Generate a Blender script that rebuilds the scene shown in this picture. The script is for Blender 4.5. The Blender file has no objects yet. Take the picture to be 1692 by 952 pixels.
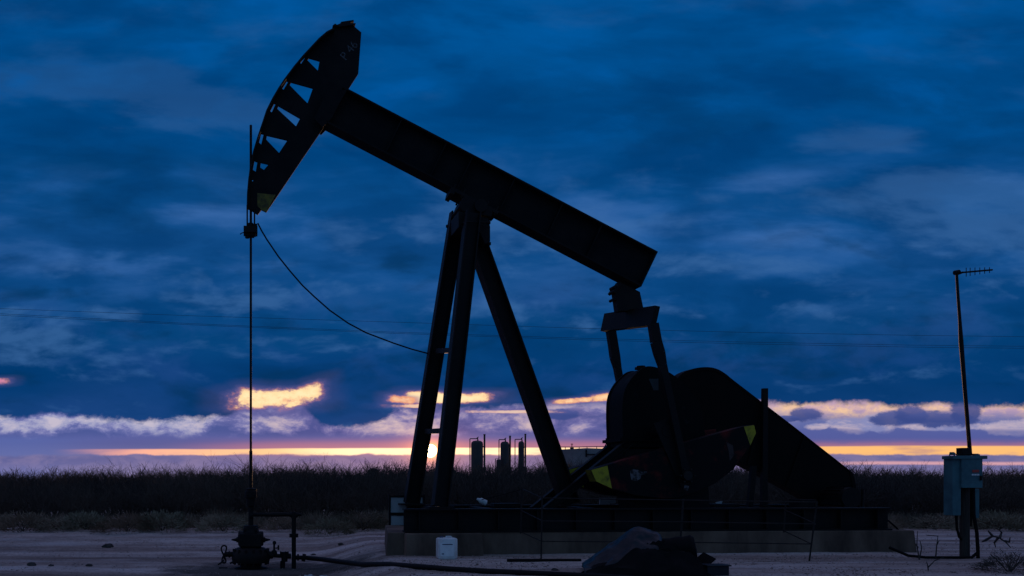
import bpy, math, random
import numpy as np
from mathutils import Vector, Matrix, noise
from mathutils.geometry import tessellate_polygon

random.seed(7); rng = np.random.default_rng(7)
sc = bpy.context.scene
C = sc.collection

# ------------------------------------------------------------------ camera
F, PX0, PY0, H = 1400.0, 516.0, 795.0, 1.5      # focal length in pixels, principal point, eye height
cam_d = bpy.data.cameras.new('camera'); cam = bpy.data.objects.new('camera', cam_d); C.objects.link(cam)
cam.location = (0, 0, H); cam.rotation_euler = (math.radians(90), 0, 0)
cam_d.sensor_width = 36; cam_d.lens = F / 1692 * 36
cam_d.shift_x = (846 - PX0) / 1692; cam_d.shift_y = (PY0 - 476) / 1692
cam_d.clip_end = 6000
sc.camera = cam
sc.view_settings.view_transform = 'Standard'; sc.view_settings.look = 'None'
sc.view_settings.gamma = 1; sc.view_settings.exposure = 0.0
sc.view_settings.use_curve_mapping = False

def lin(r, g, b):
    f = lambda c: (c/255/12.92) if c/255 <= .04045 else ((c/255+.055)/1.055)**2.4
    return (f(r), f(g), f(b), 1)

# ------------------------------------------------------------------ sky
SUN = Vector((.1393, 1, .0357)).normalized()
world = bpy.data.worlds.new('World'); sc.world = world; world.use_nodes = True
NT = world.node_tree; NT.nodes.clear()

class E:                                         # tiny expression helper for shader maths
    def __init__(s, sock): s.k = sock
    def _b(a, op, b, rev=False):
        n = NT.nodes.new('ShaderNodeMath'); n.operation = op
        if rev: a, b = b, a
        for i, v in enumerate((a, b)):
            if isinstance(v, E): NT.links.new(v.k, n.inputs[i])
            else: n.inputs[i].default_value = v
        return E(n.outputs[0])
    def __add__(a, b): return a._b('ADD', b)
    __radd__ = __add__
    def __sub__(a, b): return a._b('SUBTRACT', b)
    def __rsub__(a, b): return a._b('SUBTRACT', b, True)
    def __mul__(a, b): return a._b('MULTIPLY', b)
    __rmul__ = __mul__
    def __truediv__(a, b): return a._b('DIVIDE', b)
    def max(a, b): return a._b('MAXIMUM', b)
    def min(a, b): return a._b('MINIMUM', b)
    def pow(a, b): return a._b('POWER', b)
def sm(x, a, b):                                 # smoothstep from a to b (works for a > b too)
    n = NT.nodes.new('ShaderNodeMapRange'); n.interpolation_type = 'SMOOTHSTEP'
    inv = a > b
    NT.links.new(x.k, n.inputs[0]); n.inputs[1].default_value = min(a, b); n.inputs[2].default_value = max(a, b)
    n.inputs[3].default_value = 1. if inv else 0.; n.inputs[4].default_value = 0. if inv else 1.
    return E(n.outputs[0])
def band(x, a, b, c, d): return sm(x, a, b) * sm(x, d, c)
def vec(x, y, z=0.):
    n = NT.nodes.new('ShaderNodeCombineXYZ')
    for i, v in enumerate((x, y, z)):
        if isinstance(v, E): NT.links.new(v.k, n.inputs[i])
        else: n.inputs[i].default_value = v
    return n.outputs[0]
def nz(v, scale, detail=6., rough=.55, dist=0.):
    n = NT.nodes.new('ShaderNodeTexNoise'); NT.links.new(v, n.inputs['Vector'])
    n.inputs['Scale'].default_value = scale; n.inputs['Detail'].default_value = detail
    n.inputs['Roughness'].default_value = rough; n.inputs['Distortion'].default_value = dist
    return E(n.outputs[0])
def ramp(x, stops, lo, hi, interp='LINEAR'):     # stops: (x, value or colour)
    t = (x - lo) * (1. / (hi - lo))
    n = NT.nodes.new('ShaderNodeValToRGB'); n.color_ramp.interpolation = interp
    NT.links.new(t.k, n.inputs[0]); el = n.color_ramp.elements
    while len(el) < len(stops): el.new(.5)
    for e, (p, c) in zip(el, stops):
        e.position = (p - lo) / (hi - lo)
        e.color = c if isinstance(c, tuple) else (c, c, c, 1)
    return n.outputs[0]
def mixc(f, a, b, mode='MIX'):
    n = NT.nodes.new('ShaderNodeMix'); n.data_type = 'RGBA'; n.blend_type = mode; n.clamp_result = False
    for i, v in ((0, f), (6, a), (7, b)):
        if isinstance(v, E): NT.links.new(v.k, n.inputs[i])
        elif isinstance(v, bpy.types.NodeSocket): NT.links.new(v, n.inputs[i])
        else: n.inputs[i].default_value = v
    return n.outputs[2]

tc = NT.nodes.new('ShaderNodeTexCoord'); sp = NT.nodes.new('ShaderNodeSeparateXYZ')
NT.links.new(tc.outputs['Generated'], sp.inputs[0])
dx, dy, dz = (E(o) for o in sp.outputs)
yc = dy.max(.12)
A = dx / yc * 14. + 5.16                         # horizontal bearing towards the sunset
B = 7.95 - dz / yc * 14.                         # falls with height above the horizon
zz = dz.max(0.) + .13
cl = vec(dx / zz, dy / zz)                       # a level cloud sheet overhead, seen in perspective
q = vec(A, B * 1.0)
wq = vec(A * .42, B)                             # stretched along the horizon
n_big = nz(cl, .42, 5, .5, .4)
n_str = nz(vec(A * .27, B * 1.15, 7.), 1.15, 9, .55, .25)
n_lmp = nz(vec(A * .38, B), .95, 8, .52, .3)
n_wrp = nz(q, 1.5, 9, .62, .3)
n_fin = nz(wq, 3.4, 10, .64, .3)
n_puf = nz(vec(A * .55, B, 3.), 1.9, 10, .6, .5)
n_soft = nz(wq, .9, 4, .5)
n_rag = nz(vec(A * .8, B * 1.25, 11.), 3.6, 12, .7, .2)
Aw = A + (n_wrp - .5) * .5 + (n_fin - .5) * .3
Bw = B + (n_wrp - .5) * .30 + (n_fin - .5) * .16
Bf = B + (n_fin - .5) * .20

def relief(scale, oz, off, k, det=9):
    v0 = vec(A * k, B, oz); v1 = vec(A * k + off * .3, B - off, oz)
    return nz(v0, scale, det, .56, .35) - nz(v1, scale, det, .56, .35)
rel = relief(.55, 21., .36, .38, 7) * .9 + relief(1.5, 33., .14, .45) * .6 * sm(B, 2.5, 5.2) + relief(.30, 47., .7, .42, 7) * 1.15
# the dark blue deck
deck = ramp(B + (n_soft - .5) * 1.1, [(-1, lin(0, 82, 150)), (.6, lin(0, 83, 151)), (1.9, lin(0, 76, 140)), (2.6, lin(2, 73, 135)),
        (3.3, lin(14, 82, 147)), (4.0, lin(26, 86, 151)), (4.7, lin(14, 76, 138)), (5.6, lin(6, 68, 124)),
        (6.2, lin(8, 61, 119)), (6.75, lin(24, 66, 126))], -1, 7)
dk = sm(n_big * .5 + n_str * .5, .38, .60)
deck = mixc((1. - dk) * .55, deck, lin(0, 54, 105))
deck = mixc(sm(n_lmp, .53, .36) * .5, deck, lin(0, 52, 104))
b1 = band(B + (n_soft - .5) * .6, 3.1, 3.7, 4.2, 4.7) * sm(A, 8.0, 4.5)
b2 = band(B + (n_soft - .5) * .6, 2.7, 3.2, 3.7, 4.3) * sm(A, 8.5, 11.)
lite = sm(n_str * .6 + n_lmp * .4, .47, .66) * (b1 + b2 * .9 + band(B, 2.2, 3.2, 5.0, 5.8) * .45).min(1.)
deck = mixc(lite * .42, deck, lin(76, 118, 180))
rk = sm(B, .5, 5.0) * .75 + .25
deck = mixc(sm(rel, .02, .22) * .6 * rk, deck, lin(60, 106, 162))
deck = mixc(sm(rel, -.02, -.24) * .65 * rk, deck, lin(4, 48, 88))
lump = sm(n_puf * .5 + n_lmp * .5, .48, .64) * band(B, 4.4, 5.2, 6.1, 6.5)
deck = mixc(lump * .24, deck, lin(46, 84, 152))
deck = mixc(sm(n_lmp, .52, .68) * sm(B, 3.2, 1.4) * .55, deck, lin(0, 90, 166))
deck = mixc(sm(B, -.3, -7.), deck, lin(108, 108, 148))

# lower sky: lavender air and a bank of cumulus
low = ramp(B, [(6.2, lin(108, 114, 164)), (6.8, lin(112, 120, 172)), (7.05, lin(92, 102, 162)), (7.2, lin(86, 94, 158)), (7.33, lin(86, 92, 152)), (7.55, lin(102, 106, 158)),
        (7.7, lin(122, 118, 166)), (7.95, lin(134, 126, 170))], 6.2, 7.95)
sunside = sm(A, 2.6, 5.6) * sm(A, 14.0, 8.5)
low = mixc(sm(A, 2.4, 0.2) * band(B, 7.1, 7.3, 8., 8.4) * .5, low, lin(84, 108, 176))
low = mixc(sunside * band(B, 7.18, 7.36, 7.45, 7.75) * .5, low, lin(176, 116, 150))
# light breaking in below the deck
under = band(Bf, 6.55, 6.66, 6.74, 6.98) * sm(A, 10.4, 11.6)
low = mixc(under * .95, low, mixc(sm(n_rag * .5 + n_fin * .5, .42, .58), lin(252, 206, 160), lin(196, 162, 184)))
under2 = band(Bf, 6.5, 6.7, 6.9, 7.1) * sm(A, 3.2, 4.2) * sm(A, 10.6, 9.6)
low = mixc(under2 * .55, low, mixc(sm(n_fin, .42, .6), lin(198, 168, 184), lin(128, 124, 174)))
prof = ramp(B + (n_wrp - .5) * .25, [(6.55, -.16), (6.8, -.03), (6.92, .05), (7.06, .03), (7.16, -.10), (7.4, -.30)] if False else
            [(6.55, .34), (6.8, .47), (6.92, .55), (7.06, .53), (7.16, .40), (7.4, .2)], 6.55, 7.4)
den = (n_puf - .5) * 1.25 + (n_fin - .5) * .55 + (n_rag - .5) * .45 + (E(prof) - .5) * .8 - .01
cool = ramp(den, [(-.16, lin(74, 88, 150)), (-.06, lin(96, 104, 164)), (.0, lin(128, 130, 182)), (.07, lin(164, 164, 198)), (.2, lin(202, 192, 208))], -.3, .3)
warm = ramp(den, [(-.16, lin(76, 80, 142)), (-.06, lin(104, 98, 156)), (.0, lin(130, 120, 168)), (.07, lin(172, 150, 176)), (.2, lin(214, 184, 184))], -.3, .3)
bankc = mixc(sunside * .8, cool, warm)
low = mixc(band(B + (n_wrp - .5) * .2, 6.6, 6.78, 7.12, 7.28) * .92 * sm(A, 13.4, 11.2), low, bankc)
# bright strip above the horizon
Bt = B + (n_soft - .5) * .05 + (A - 8.) * .004
Bb = B + (n_wrp - .5) * .10 + (n_fin - .5) * .07
wid = sm(A, 12., 15.) * .0
strip = sm(Bt, 7.385, 7.415) * sm(Bb, 7.535, 7.495) * sm(A, .8, 2.6)
nis = NT.nodes.new('ShaderNodeTexSky'); nis.sky_type = 'NISHITA'; nis.sun_disc = False
nis.sun_elevation = math.asin(SUN.z); nis.sun_rotation = math.atan2(SUN.x, SUN.y)
nis.air_density = 1.; nis.dust_density = 1.5
low = mixc(band(Bt, 7.25, 7.38, 7.44, 7.6) * sm(A, 2.4, 4.6) * .4, low, lin(206, 124, 130))
scol = mixc(sm(A, 1.5, 5.5), lin(255, 176, 156), mixc(sm(A, 9.5, 12.), lin(255, 212, 150), lin(255, 192, 120)))
scol = mixc(sm((A - 7.3) * (A - 7.3), 9., 0.5) * .8, scol, (1.5, 1.15, .72, 1))
strip = strip * (sm(nz(vec(A * .22, B * 1.4, 5.), 2.2, 7, .6), .34, .52) * .5 + .5)
low = mixc(strip, low, scol)
# a low grey bank under the strip
bank = sm(Bb, 7.50, 7.56) * sm(B, 7.9, 7.6)
low = mixc(bank * .8, low, mixc(sm(n_fin, .38, .6), lin(90, 94, 148), lin(122, 114, 158)))
low = mixc(band(B + (n_soft - .5) * .04, 7.61, 7.655, 7.665, 7.70) * sm(A, 13.0, 14.5) * .7, low, lin(238, 176, 178))
gs = NT.nodes.new('ShaderNodeMix'); gs.data_type = 'RGBA'; gs.blend_type = 'ADD'; gs.clamp_result = False
NT.links.new((sm(B, 7.0, 7.6) * .003).k, gs.inputs[0]); NT.links.new(low, gs.inputs[6]); NT.links.new(nis.outputs[0], gs.inputs[7])
low = gs.outputs[2]
# small clouds floating in the bright part at the right
for (ca, cb, ra, rb, bright) in ((14.05, 7.04, .36, .13, 1), (14.55, 6.98, .30, .16, 1), (16.75, 7.08, .5, .14, 1), (15.6, 7.05, .8, .07, 1), (13.5, 7.06, .2, .07, 1),
        (13.33, 6.85, .27, .12, 0), (14.75, 6.92, .34, .13, 0), (15.05, 6.86, .26, .16, 0), (15.5, 6.92, .5, .14, 0), (15.95, 6.78, .26, .26, 0), (9.25, 6.85, .3, .09, 0), (13.0, 6.92, .2, .05, 0)):
    ua = (A - ca) * (1. / ra); ub = (B - cb) * (1. / rb)
    e_ = ua * ua + ub * ub + (n_fin - .5) * 2.2 + (n_rag - .5) * 2.6 + (n_wrp - .5) * 1.2
    m = sm(e_, 1.35, .55)
    c_in = mixc(sm(n_fin, .38, .6), lin(136, 140, 186), lin(200, 182, 196)) if bright else mixc(sm(ub, .3, -.9) * .6, lin(58, 74, 136), lin(84, 94, 156))
    low = mixc(m * (.8 if bright else .92), low, c_in)
low = mixc(band(Bf, 7.08, 7.14, 7.26, 7.36) * sm(A, 10.5, 13.) * .6, low, lin(82, 92, 156))
# the deck's ragged lower edge, and where the light breaks through it
edge = ramp(A, [(0, .690), (1, .682), (2.2, .696), (3.4, .692), (3.75, .684), (4.1, .668), (5.0, .672), (5.3, .700), (5.8, .704), (6.25, .695), (6.5, .682),
        (7.0, .668), (8.0, .676), (9.0, .668), (10.0, .660), (10.6, .668), (12.6, .664), (15, .668), (17, .670)], 0, 17)
edge = E(edge) * 10.
sky = mixc(sm(Bw + (n_rag - .5) * .22 - edge, .07, -.05), low, deck)
hot = (1.1, .76, .40, 1)
def opening(spots, col, amt, fringe=.5, k=1.7):
    """Ragged holes: a union of ellipses whose rim is eaten by the cloud noise."""
    global sky
    e = None
    for ca, cb, ra, rb, tilt in spots:
        u = (A - ca) * (1. / ra); v = (B + (A - ca) * tilt - cb) * (1. / rb)
        u = u * u; v = v * v; d = (u * u + v * v).pow(.6); e = d if e is None else e.min(d)
    e = e.min(12.) + (n_fin - .5) * k * 1.3 + (n_rag - .5) * k * 2.2 + (n_wrp - .5) * k * .8
    sky = mixc(sm(e, 9., 1.) * fringe * .45, sky, lin(92, 88, 144))
    sky = mixc(sm(e, 3.6, .9) * fringe * .7, sky, lin(120, 104, 160))
    sky = mixc(sm(e, 2.0, .95) * fringe, sky, mixc(sm(n_rag, .4, .6), lin(236, 150, 116), lin(168, 118, 150)))
    inner = mixc(sm(n_rag * .5 + n_puf * .5, .50, .60) * .6, col, lin(232, 156, 128))
    inner = mixc(sm(e, .6, .0) * .35, inner, (1.25, 1.0, .62, 1))
    sky = mixc(sm(e, 1.3, .55) * amt, sky, inner)
opening([(4.50, 6.585, .56, .135, .05), (4.98, 6.55, .32, .14, .30), (4.15, 6.57, .22, .14, .0)], hot, 1.)
opening([(7.0, 6.57, .28, .09, .0), (7.45, 6.575, .55, .075, .02)], hot, 1.)
opening([(6.65, 6.61, .22, .06, -.1)], lin(250, 170, 120), .8)
opening([(6.75, 6.71, .35, .03, 0.)], lin(244, 190, 160), .8, .2, 1.6)
opening([(8.4, 6.805, .75, .025, 0.)], lin(240, 196, 176), .7, .1, 1.6)
opening([(9.5, 6.62, .32, .04, .08), (9.98, 6.57, .2, .06, .1)], lin(255, 196, 140), .95)
opening([(-.15, 6.31, .25, .05, .05)], lin(222, 140, 170), .8, .4)
# the glow round the sun and the sun itself
ga = (A - 7.11) * .7; gb = B - 7.45
r2 = ga * ga + gb * gb
glow = (r2 * 16. + 1.).pow(-1.5) * sm(B, 6.6, 7.3)
sky = mixc(glow, sky, (.9, .26, .02, 1), 'ADD')
ra_ = A - 7.11
disc = sm(ra_ * ra_ + gb * gb, .0125, .0075) * sm(dy, .5, .8)
sky = mixc((r2 * 60. + 1.).pow(-2.5) * sm(B, 6.6, 7.3), sky, (3.2, 1.1, .12, 1), 'ADD')
sky = mixc(disc, sky, (28, 20, 9, 1))
# the open eastern sky behind the viewer
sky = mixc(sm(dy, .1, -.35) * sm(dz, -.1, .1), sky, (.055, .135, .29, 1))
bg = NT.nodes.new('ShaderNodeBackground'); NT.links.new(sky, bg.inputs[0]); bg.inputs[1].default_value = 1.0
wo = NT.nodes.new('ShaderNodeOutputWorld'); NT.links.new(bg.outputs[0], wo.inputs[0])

sun_d = bpy.data.lights.new('sun', 'SUN'); sun_o = bpy.data.objects.new('sun', sun_d); C.objects.link(sun_o)
sun_d.energy = 1.0; sun_d.angle = math.radians(.53); sun_d.color = (1, .55, .25)
sun_o.rotation_euler = SUN.to_track_quat('Z', 'Y').to_euler(); sun_o.location = (0, 0, 30)

# ------------------------------------------------------------------ materials
def mat(name, c1, c2=None, rough=.6, metal=0., scale=4., bump=.0, thr=(.45, .62), detail=8., stretch=(1, 1, 1), spec=.4):
    m = bpy.data.materials.new(name); m.use_nodes = True
    t = m.node_tree; b = t.nodes['Principled BSDF']
    b.inputs['Roughness'].default_value = rough; b.inputs['Metallic'].default_value = metal
    b.inputs['Specular IOR Level'].default_value = spec
    co = t.nodes.new('ShaderNodeTexCoord'); mp = t.nodes.new('ShaderNodeMapping'); mp.inputs['Scale'].default_value = stretch
    t.links.new(co.outputs['Object'], mp.inputs[0])
    n = t.nodes.new('ShaderNodeTexNoise'); n.inputs['Scale'].default_value = scale; n.inputs['Detail'].default_value = detail
    n.inputs['Roughness'].default_value = .62
    t.links.new(mp.outputs[0], n.inputs['Vector'])
    r = t.nodes.new('ShaderNodeValToRGB'); r.color_ramp.elements[0].position = thr[0]; r.color_ramp.elements[1].position = thr[1]
    r.color_ramp.elements[0].color = (*c1, 1); r.color_ramp.elements[1].color = (*(c2 or c1), 1)
    t.links.new(n.outputs[0], r.inputs[0]); t.links.new(r.outputs[0], b.inputs['Base Color'])
    if bump:
        n2 = t.nodes.new('ShaderNodeTexNoise'); n2.inputs['Scale'].default_value = scale * 6; n2.inputs['Detail'].default_value = 6
        t.links.new(mp.outputs[0], n2.inputs['Vector'])
        bp = t.nodes.new('ShaderNodeBump'); bp.inputs['Strength'].default_value = bump; bp.inputs['Distance'].default_value = .02
        t.links.new(n2.outputs[0], bp.inputs['Height']); t.links.new(bp.outputs[0], b.inputs['Normal'])
    return m
M = dict(
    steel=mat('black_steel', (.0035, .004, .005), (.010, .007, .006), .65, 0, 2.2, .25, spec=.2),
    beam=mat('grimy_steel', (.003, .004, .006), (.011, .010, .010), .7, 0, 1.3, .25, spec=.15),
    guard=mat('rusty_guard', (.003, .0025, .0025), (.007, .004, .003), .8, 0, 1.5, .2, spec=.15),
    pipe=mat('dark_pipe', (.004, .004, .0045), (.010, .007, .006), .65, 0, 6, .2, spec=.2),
    galv=mat('weathered_rail', (.012, .012, .012), (.03, .021, .017), .6, 0, 8, .2, spec=.2),
    yellow=mat('yellow_paint', (.40, .33, .012), (.09, .075, .01), .65, 0, 7, .1, (.48, .72)),
    yellow_dim=mat('grimy_yellow_paint', (.16, .13, .008), (.06, .045, .006), .6, 0, 6, .1),
    weight=mat('red_black_paint', (.005, .004, .005), (.12, .012, .010), .7, 0, 1.6, .2, (.50, .64), spec=.15),
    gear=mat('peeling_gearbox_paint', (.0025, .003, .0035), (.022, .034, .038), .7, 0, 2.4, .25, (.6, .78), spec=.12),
    bare=mat('scraped_white_paint', (.11, .10, .11), (.006, .004, .004), .7, 0, 11, 0, (.44, .54)),
    concrete=mat('stained_concrete', (.062, .037, .027), (.21, .135, .095), .95, 0, 1.6, .5, (.35, .7), 10, (1, 1, .35)),
    white=mat('dirty_white_sheet', (.42, .43, .43), (.34, .35, .35), .6, 0, 3, .05),
    jug=mat('white_plastic', (.70, .71, .70), (.6, .6, .58), .4, 0, 5, .05),
    paper=mat('paper_label', (.8, .8, .8), (.72, .72, .72), .7, 0, 8),
    ink=mat('dark_print', (.04, .06, .12), None, .6),
    red=mat('red_label', (.4, .04, .03), None, .5),
    cabinet=mat('teal_grey_paint', (.055, .15, .17), (.035, .10, .12), .65, 0, 3, .05),
    wood=mat('weathered_post', (.05, .04, .032), (.025, .02, .017), .85, 0, 6, .6, (.4, .6), 8, (6, 6, .4)),
    tarp=mat('blue_grey_tarp', (.011, .017, .023), (.009, .014, .019), .38, 0, 4, .06, spec=.25),
    rubber=mat('black_rubber', (.004, .004, .005), (.007, .006, .007), .8, 0, 6, .2, spec=.12),
    vessel=mat('rust_brown_vessel', (.035, .030, .030), (.055, .042, .038), .6, 0, .8),
    tank=mat('pale_tank_paint', (.22, .20, .20), (.17, .15, .145), .6, 0, .5),
    bark=mat('grey_twigs', (.030, .025, .022), (.095, .068, .05), .9, 0, .22, thr=(.42, .62)),
    leaf=mat('dusty_leaves', (.24, .19, .125), (.12, .11, .07), .9, 0, 1.2),
    straw=mat('dry_grass_blades', (.22, .15, .10), (.11, .085, .06), .9, 0, .6),
    stone=mat('caliche_stone', (.22, .15, .13), (.45, .33, .29), .9, 0, 3),
    clod=mat('dark_clod', (.03, .025, .024), (.06, .05, .045), .95, 0, 6, .5),
    wire=mat('aluminium_wire', (.03, .03, .035), None, .5, .3),
    chalk=mat('chalk', (.09, .10, .11), (.02, .022, .026), .9, 0, 20),
)

# ------------------------------------------------------------------ mesh helpers
class MB:
    def __init__(s): s.v = []; s.f = []
    def add(s, vs, fs):
        o = len(s.v); s.v += [tuple(v) for v in vs]; s.f += [tuple(i + o for i in f) for f in fs]; return s
    def box(s, c, d, R=None):
        c = Vector(c); R = R or Matrix.Identity(3)
        vs = [c + R @ Vector((sx*d[0]/2, sy*d[1]/2, sz*d[2]/2)) for sx in (-1, 1) for sy in (-1, 1) for sz in (-1, 1)]
        return s.add(vs, [(0,1,3,2), (4,6,7,5), (0,4,5,1), (2,3,7,6), (0,2,6,4), (1,5,7,3)])
    def beam(s, a, b, w, d, up=(0, 1, 0)):       # solid bar a->b, w across the plane normal to up, d along up
        a, b = Vector(a), Vector(b); t = (b - a).normalized(); up = Vector(up)
        side = t.cross(up).normalized(); up = side.cross(t).normalized()
        R = Matrix((t, side, up)).transposed()
        return s.box((a + b) / 2, ((b - a).length, w, d), R)
    def ibeam(s, a, b, w, d, up=(0, 1, 0), tf=.03, tw=.025):   # flanges stand at +-w/2, each d wide along up
        a, b = Vector(a), Vector(b); t = (b - a).normalized(); upv = Vector(up)
        side = t.cross(upv).normalized()
        for k in (-1, 1):
            o = side * k * (w - tf) / 2; s.beam(a + o, b + o, tf, d, up)
        s.beam(a, b, w - 2 * tf - .004, tw, up); return s
    def cyl(s, a, b, r0, r1=None, n=14, cap=True):
        r1 = r0 if r1 is None else r1
        a, b = Vector(a), Vector(b); t = (b - a).normalized()
        x = t.orthogonal().normalized(); y = t.cross(x)
        vs = []; fs = []
        for p, r in ((a, r0), (b, r1)):
            vs += [p + (x * math.cos(6.28318 * i / n) + y * math.sin(6.28318 * i / n)) * r for i in range(n)]
        for i in range(n): j = (i + 1) % n; fs.append((i, j, n + j, n + i))
        if cap: fs += [tuple(range(n - 1, -1, -1)), tuple(range(n, 2 * n))]
        return s.add(vs, fs)
    def tube(s, pts, r, n=8):
        pts = [Vector(p) for p in pts]; vs = []; fs = []; x = None
        for i, p in enumerate(pts):
            t = (pts[min(i + 1, len(pts) - 1)] - pts[max(i - 1, 0)]).normalized()
            x = t.orthogonal().normalized() if x is None else (x - t * x.dot(t)).normalized()
            y = t.cross(x); rr = r[i] if isinstance(r, (list, tuple)) else r
            vs += [p + (x * math.cos(6.28318 * k / n) + y * math.sin(6.28318 * k / n)) * rr for k in range(n)]
        for i in range(len(pts) - 1):
            for k in range(n):
                j = (k + 1) % n; fs.append((i*n + k, i*n + j, (i+1)*n + j, (i+1)*n + k))
        fs += [tuple(range(n - 1, -1, -1)), tuple(range((len(pts)-1)*n, len(pts)*n))]
        return s.add(vs, fs)
    def lathe(s, base, prof, n=24, axis='z'):    # prof: (radius, height)
        vs = []; fs = []; base = Vector(base)
        for r, h in prof:
            for i in range(n):
                c_, s_ = math.cos(6.28318 * i / n) * r, math.sin(6.28318 * i / n) * r
                vs.append(base + Vector({'z': (c_, s_, h), 'y': (c_, h, s_), 'x': (h, c_, s_)}[axis]))
        for k in range(len(prof) - 1):
            for i in range(n): j = (i + 1) % n; fs.append((k*n + i, k*n + j, (k+1)*n + j, (k+1)*n + i))
        fs += [tuple(range(n - 1, -1, -1)), tuple(range((len(prof)-1)*n, len(prof)*n))]
        return s.add(vs, fs)
    def prism(s, loops, v0, v1):                 # loops of (u, z): outline then holes, between v0 and v1
        if not isinstance(loops[0][0], (list, tuple)): loops = [loops]
        flat = [p for l in loops for p in l]; n = len(flat)
        tris = tessellate_polygon([[Vector((p[0], p[1], 0)) for p in l] for l in loops])
        vs = [(p[0], v0, p[1]) for p in flat] + [(p[0], v1, p[1]) for p in flat]
        fs = [tuple(t) for t in tris] + [tuple(i + n for i in reversed(t)) for t in tris]
        o = 0
        for l in loops:
            k = len(l)
            for i in range(k): j = (i + 1) % k; fs.append((o + i, o + j, n + o + j, n + o + i))
            o += k
        return s.add(vs, fs)
    def build(s, name, m, parent=None, smooth=False, bevel=0., loc=None):
        me = bpy.data.meshes.new(name); me.from_pydata(s.v, [], s.f); me.materials.append(M[m] if isinstance(m, str) else m)
        import bmesh
        bm = bmesh.new(); bm.from_mesh(me); bmesh.ops.recalc_face_normals(bm, faces=bm.faces); bm.to_mesh(me); bm.free()
        o = bpy.data.objects.new(name, me); C.objects.link(o)
        if parent is not None: o.parent = parent
        if loc is not None: o.location = loc
        if smooth:
            me.polygons.foreach_set('use_smooth', [True] * len(me.polygons))
            md = o.modifiers.new('split', 'EDGE_SPLIT'); md.split_angle = math.radians(38)
        if bevel:
            md = o.modifiers.new('bevel', 'BEVEL'); md.width = bevel; md.segments = 2; md.limit_method = 'ANGLE'
        return o
def tag(o, label=None, cat=None, group=None, kind=None):
    for k, v in (('label', label), ('category', cat), ('group', group), ('kind', kind)):
        if v: o[k] = v
    return o
def empty(name, loc, label, cat, group=None, rz=0.):
    o = bpy.data.objects.new(name, None); C.objects.link(o); o.location = loc; o.rotation_euler = (0, 0, rz)
    o.empty_display_size = .2
    return tag(o, label, cat, group)
def copy_tree(o, parent=None):
    c = o.copy(); C.objects.link(c)
    if parent is not None: c.parent = parent
    for ch in list(o.children): copy_tree(ch, c)
    return c

def W(px, py, Y): return Vector(((px - PX0) / F * Y, Y, H - (py - PY0) / F * Y))   # where a measured point stands at distance Y

# ------------------------------------------------------------------ ground
def sstep(a, b, x):
    t = max(0., min(1., (x - a) / (b - a))); return t * t * (3 - 2 * t)
def gz(x, y):                                    # the pad stands a little above the ground round the well
    low = (1 - sstep(-.1, 1.7, x)) * (1 - sstep(19.5, 27, y)) * .40
    low *= sstep(0, 12, y) if y < 12 else 1
    return -low
xs = np.concatenate([-np.geomspace(2500, 18, 26), np.arange(-17.5, 34, .2), np.geomspace(35, 3000, 26)])
ys = np.concatenate([[-2500, -600, -150, -40, -10, 0, 4, 7], np.arange(9, 31, .16), np.geomspace(32, 5000, 40)])
gv = []
for y in ys:
    for x in xs:
        z = gz(x, y)
        if -18 < x < 34 and 8 < y < 31:
            z += .022 * noise.fractal(Vector((x * .5, y * 1.3, 3)), .9, 2.1, 4) + .008 * noise.noise(Vector((x * 3, y * 3, 8)))
            tr = 0 * math.sin((y - 21.4) * 2.6 + .25 * math.sin(x * .13)); z += -.018 * max(0, tr) * sstep(19.5, 20.5, y) * (1 - sstep(24.5, 26, y))
        gv.append((x, y, z))
nx = len(xs)
gf = [(j*nx + i, j*nx + i + 1, (j+1)*nx + i + 1, (j+1)*nx + i) for j in range(len(ys) - 1) for i in range(nx - 1)]
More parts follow.
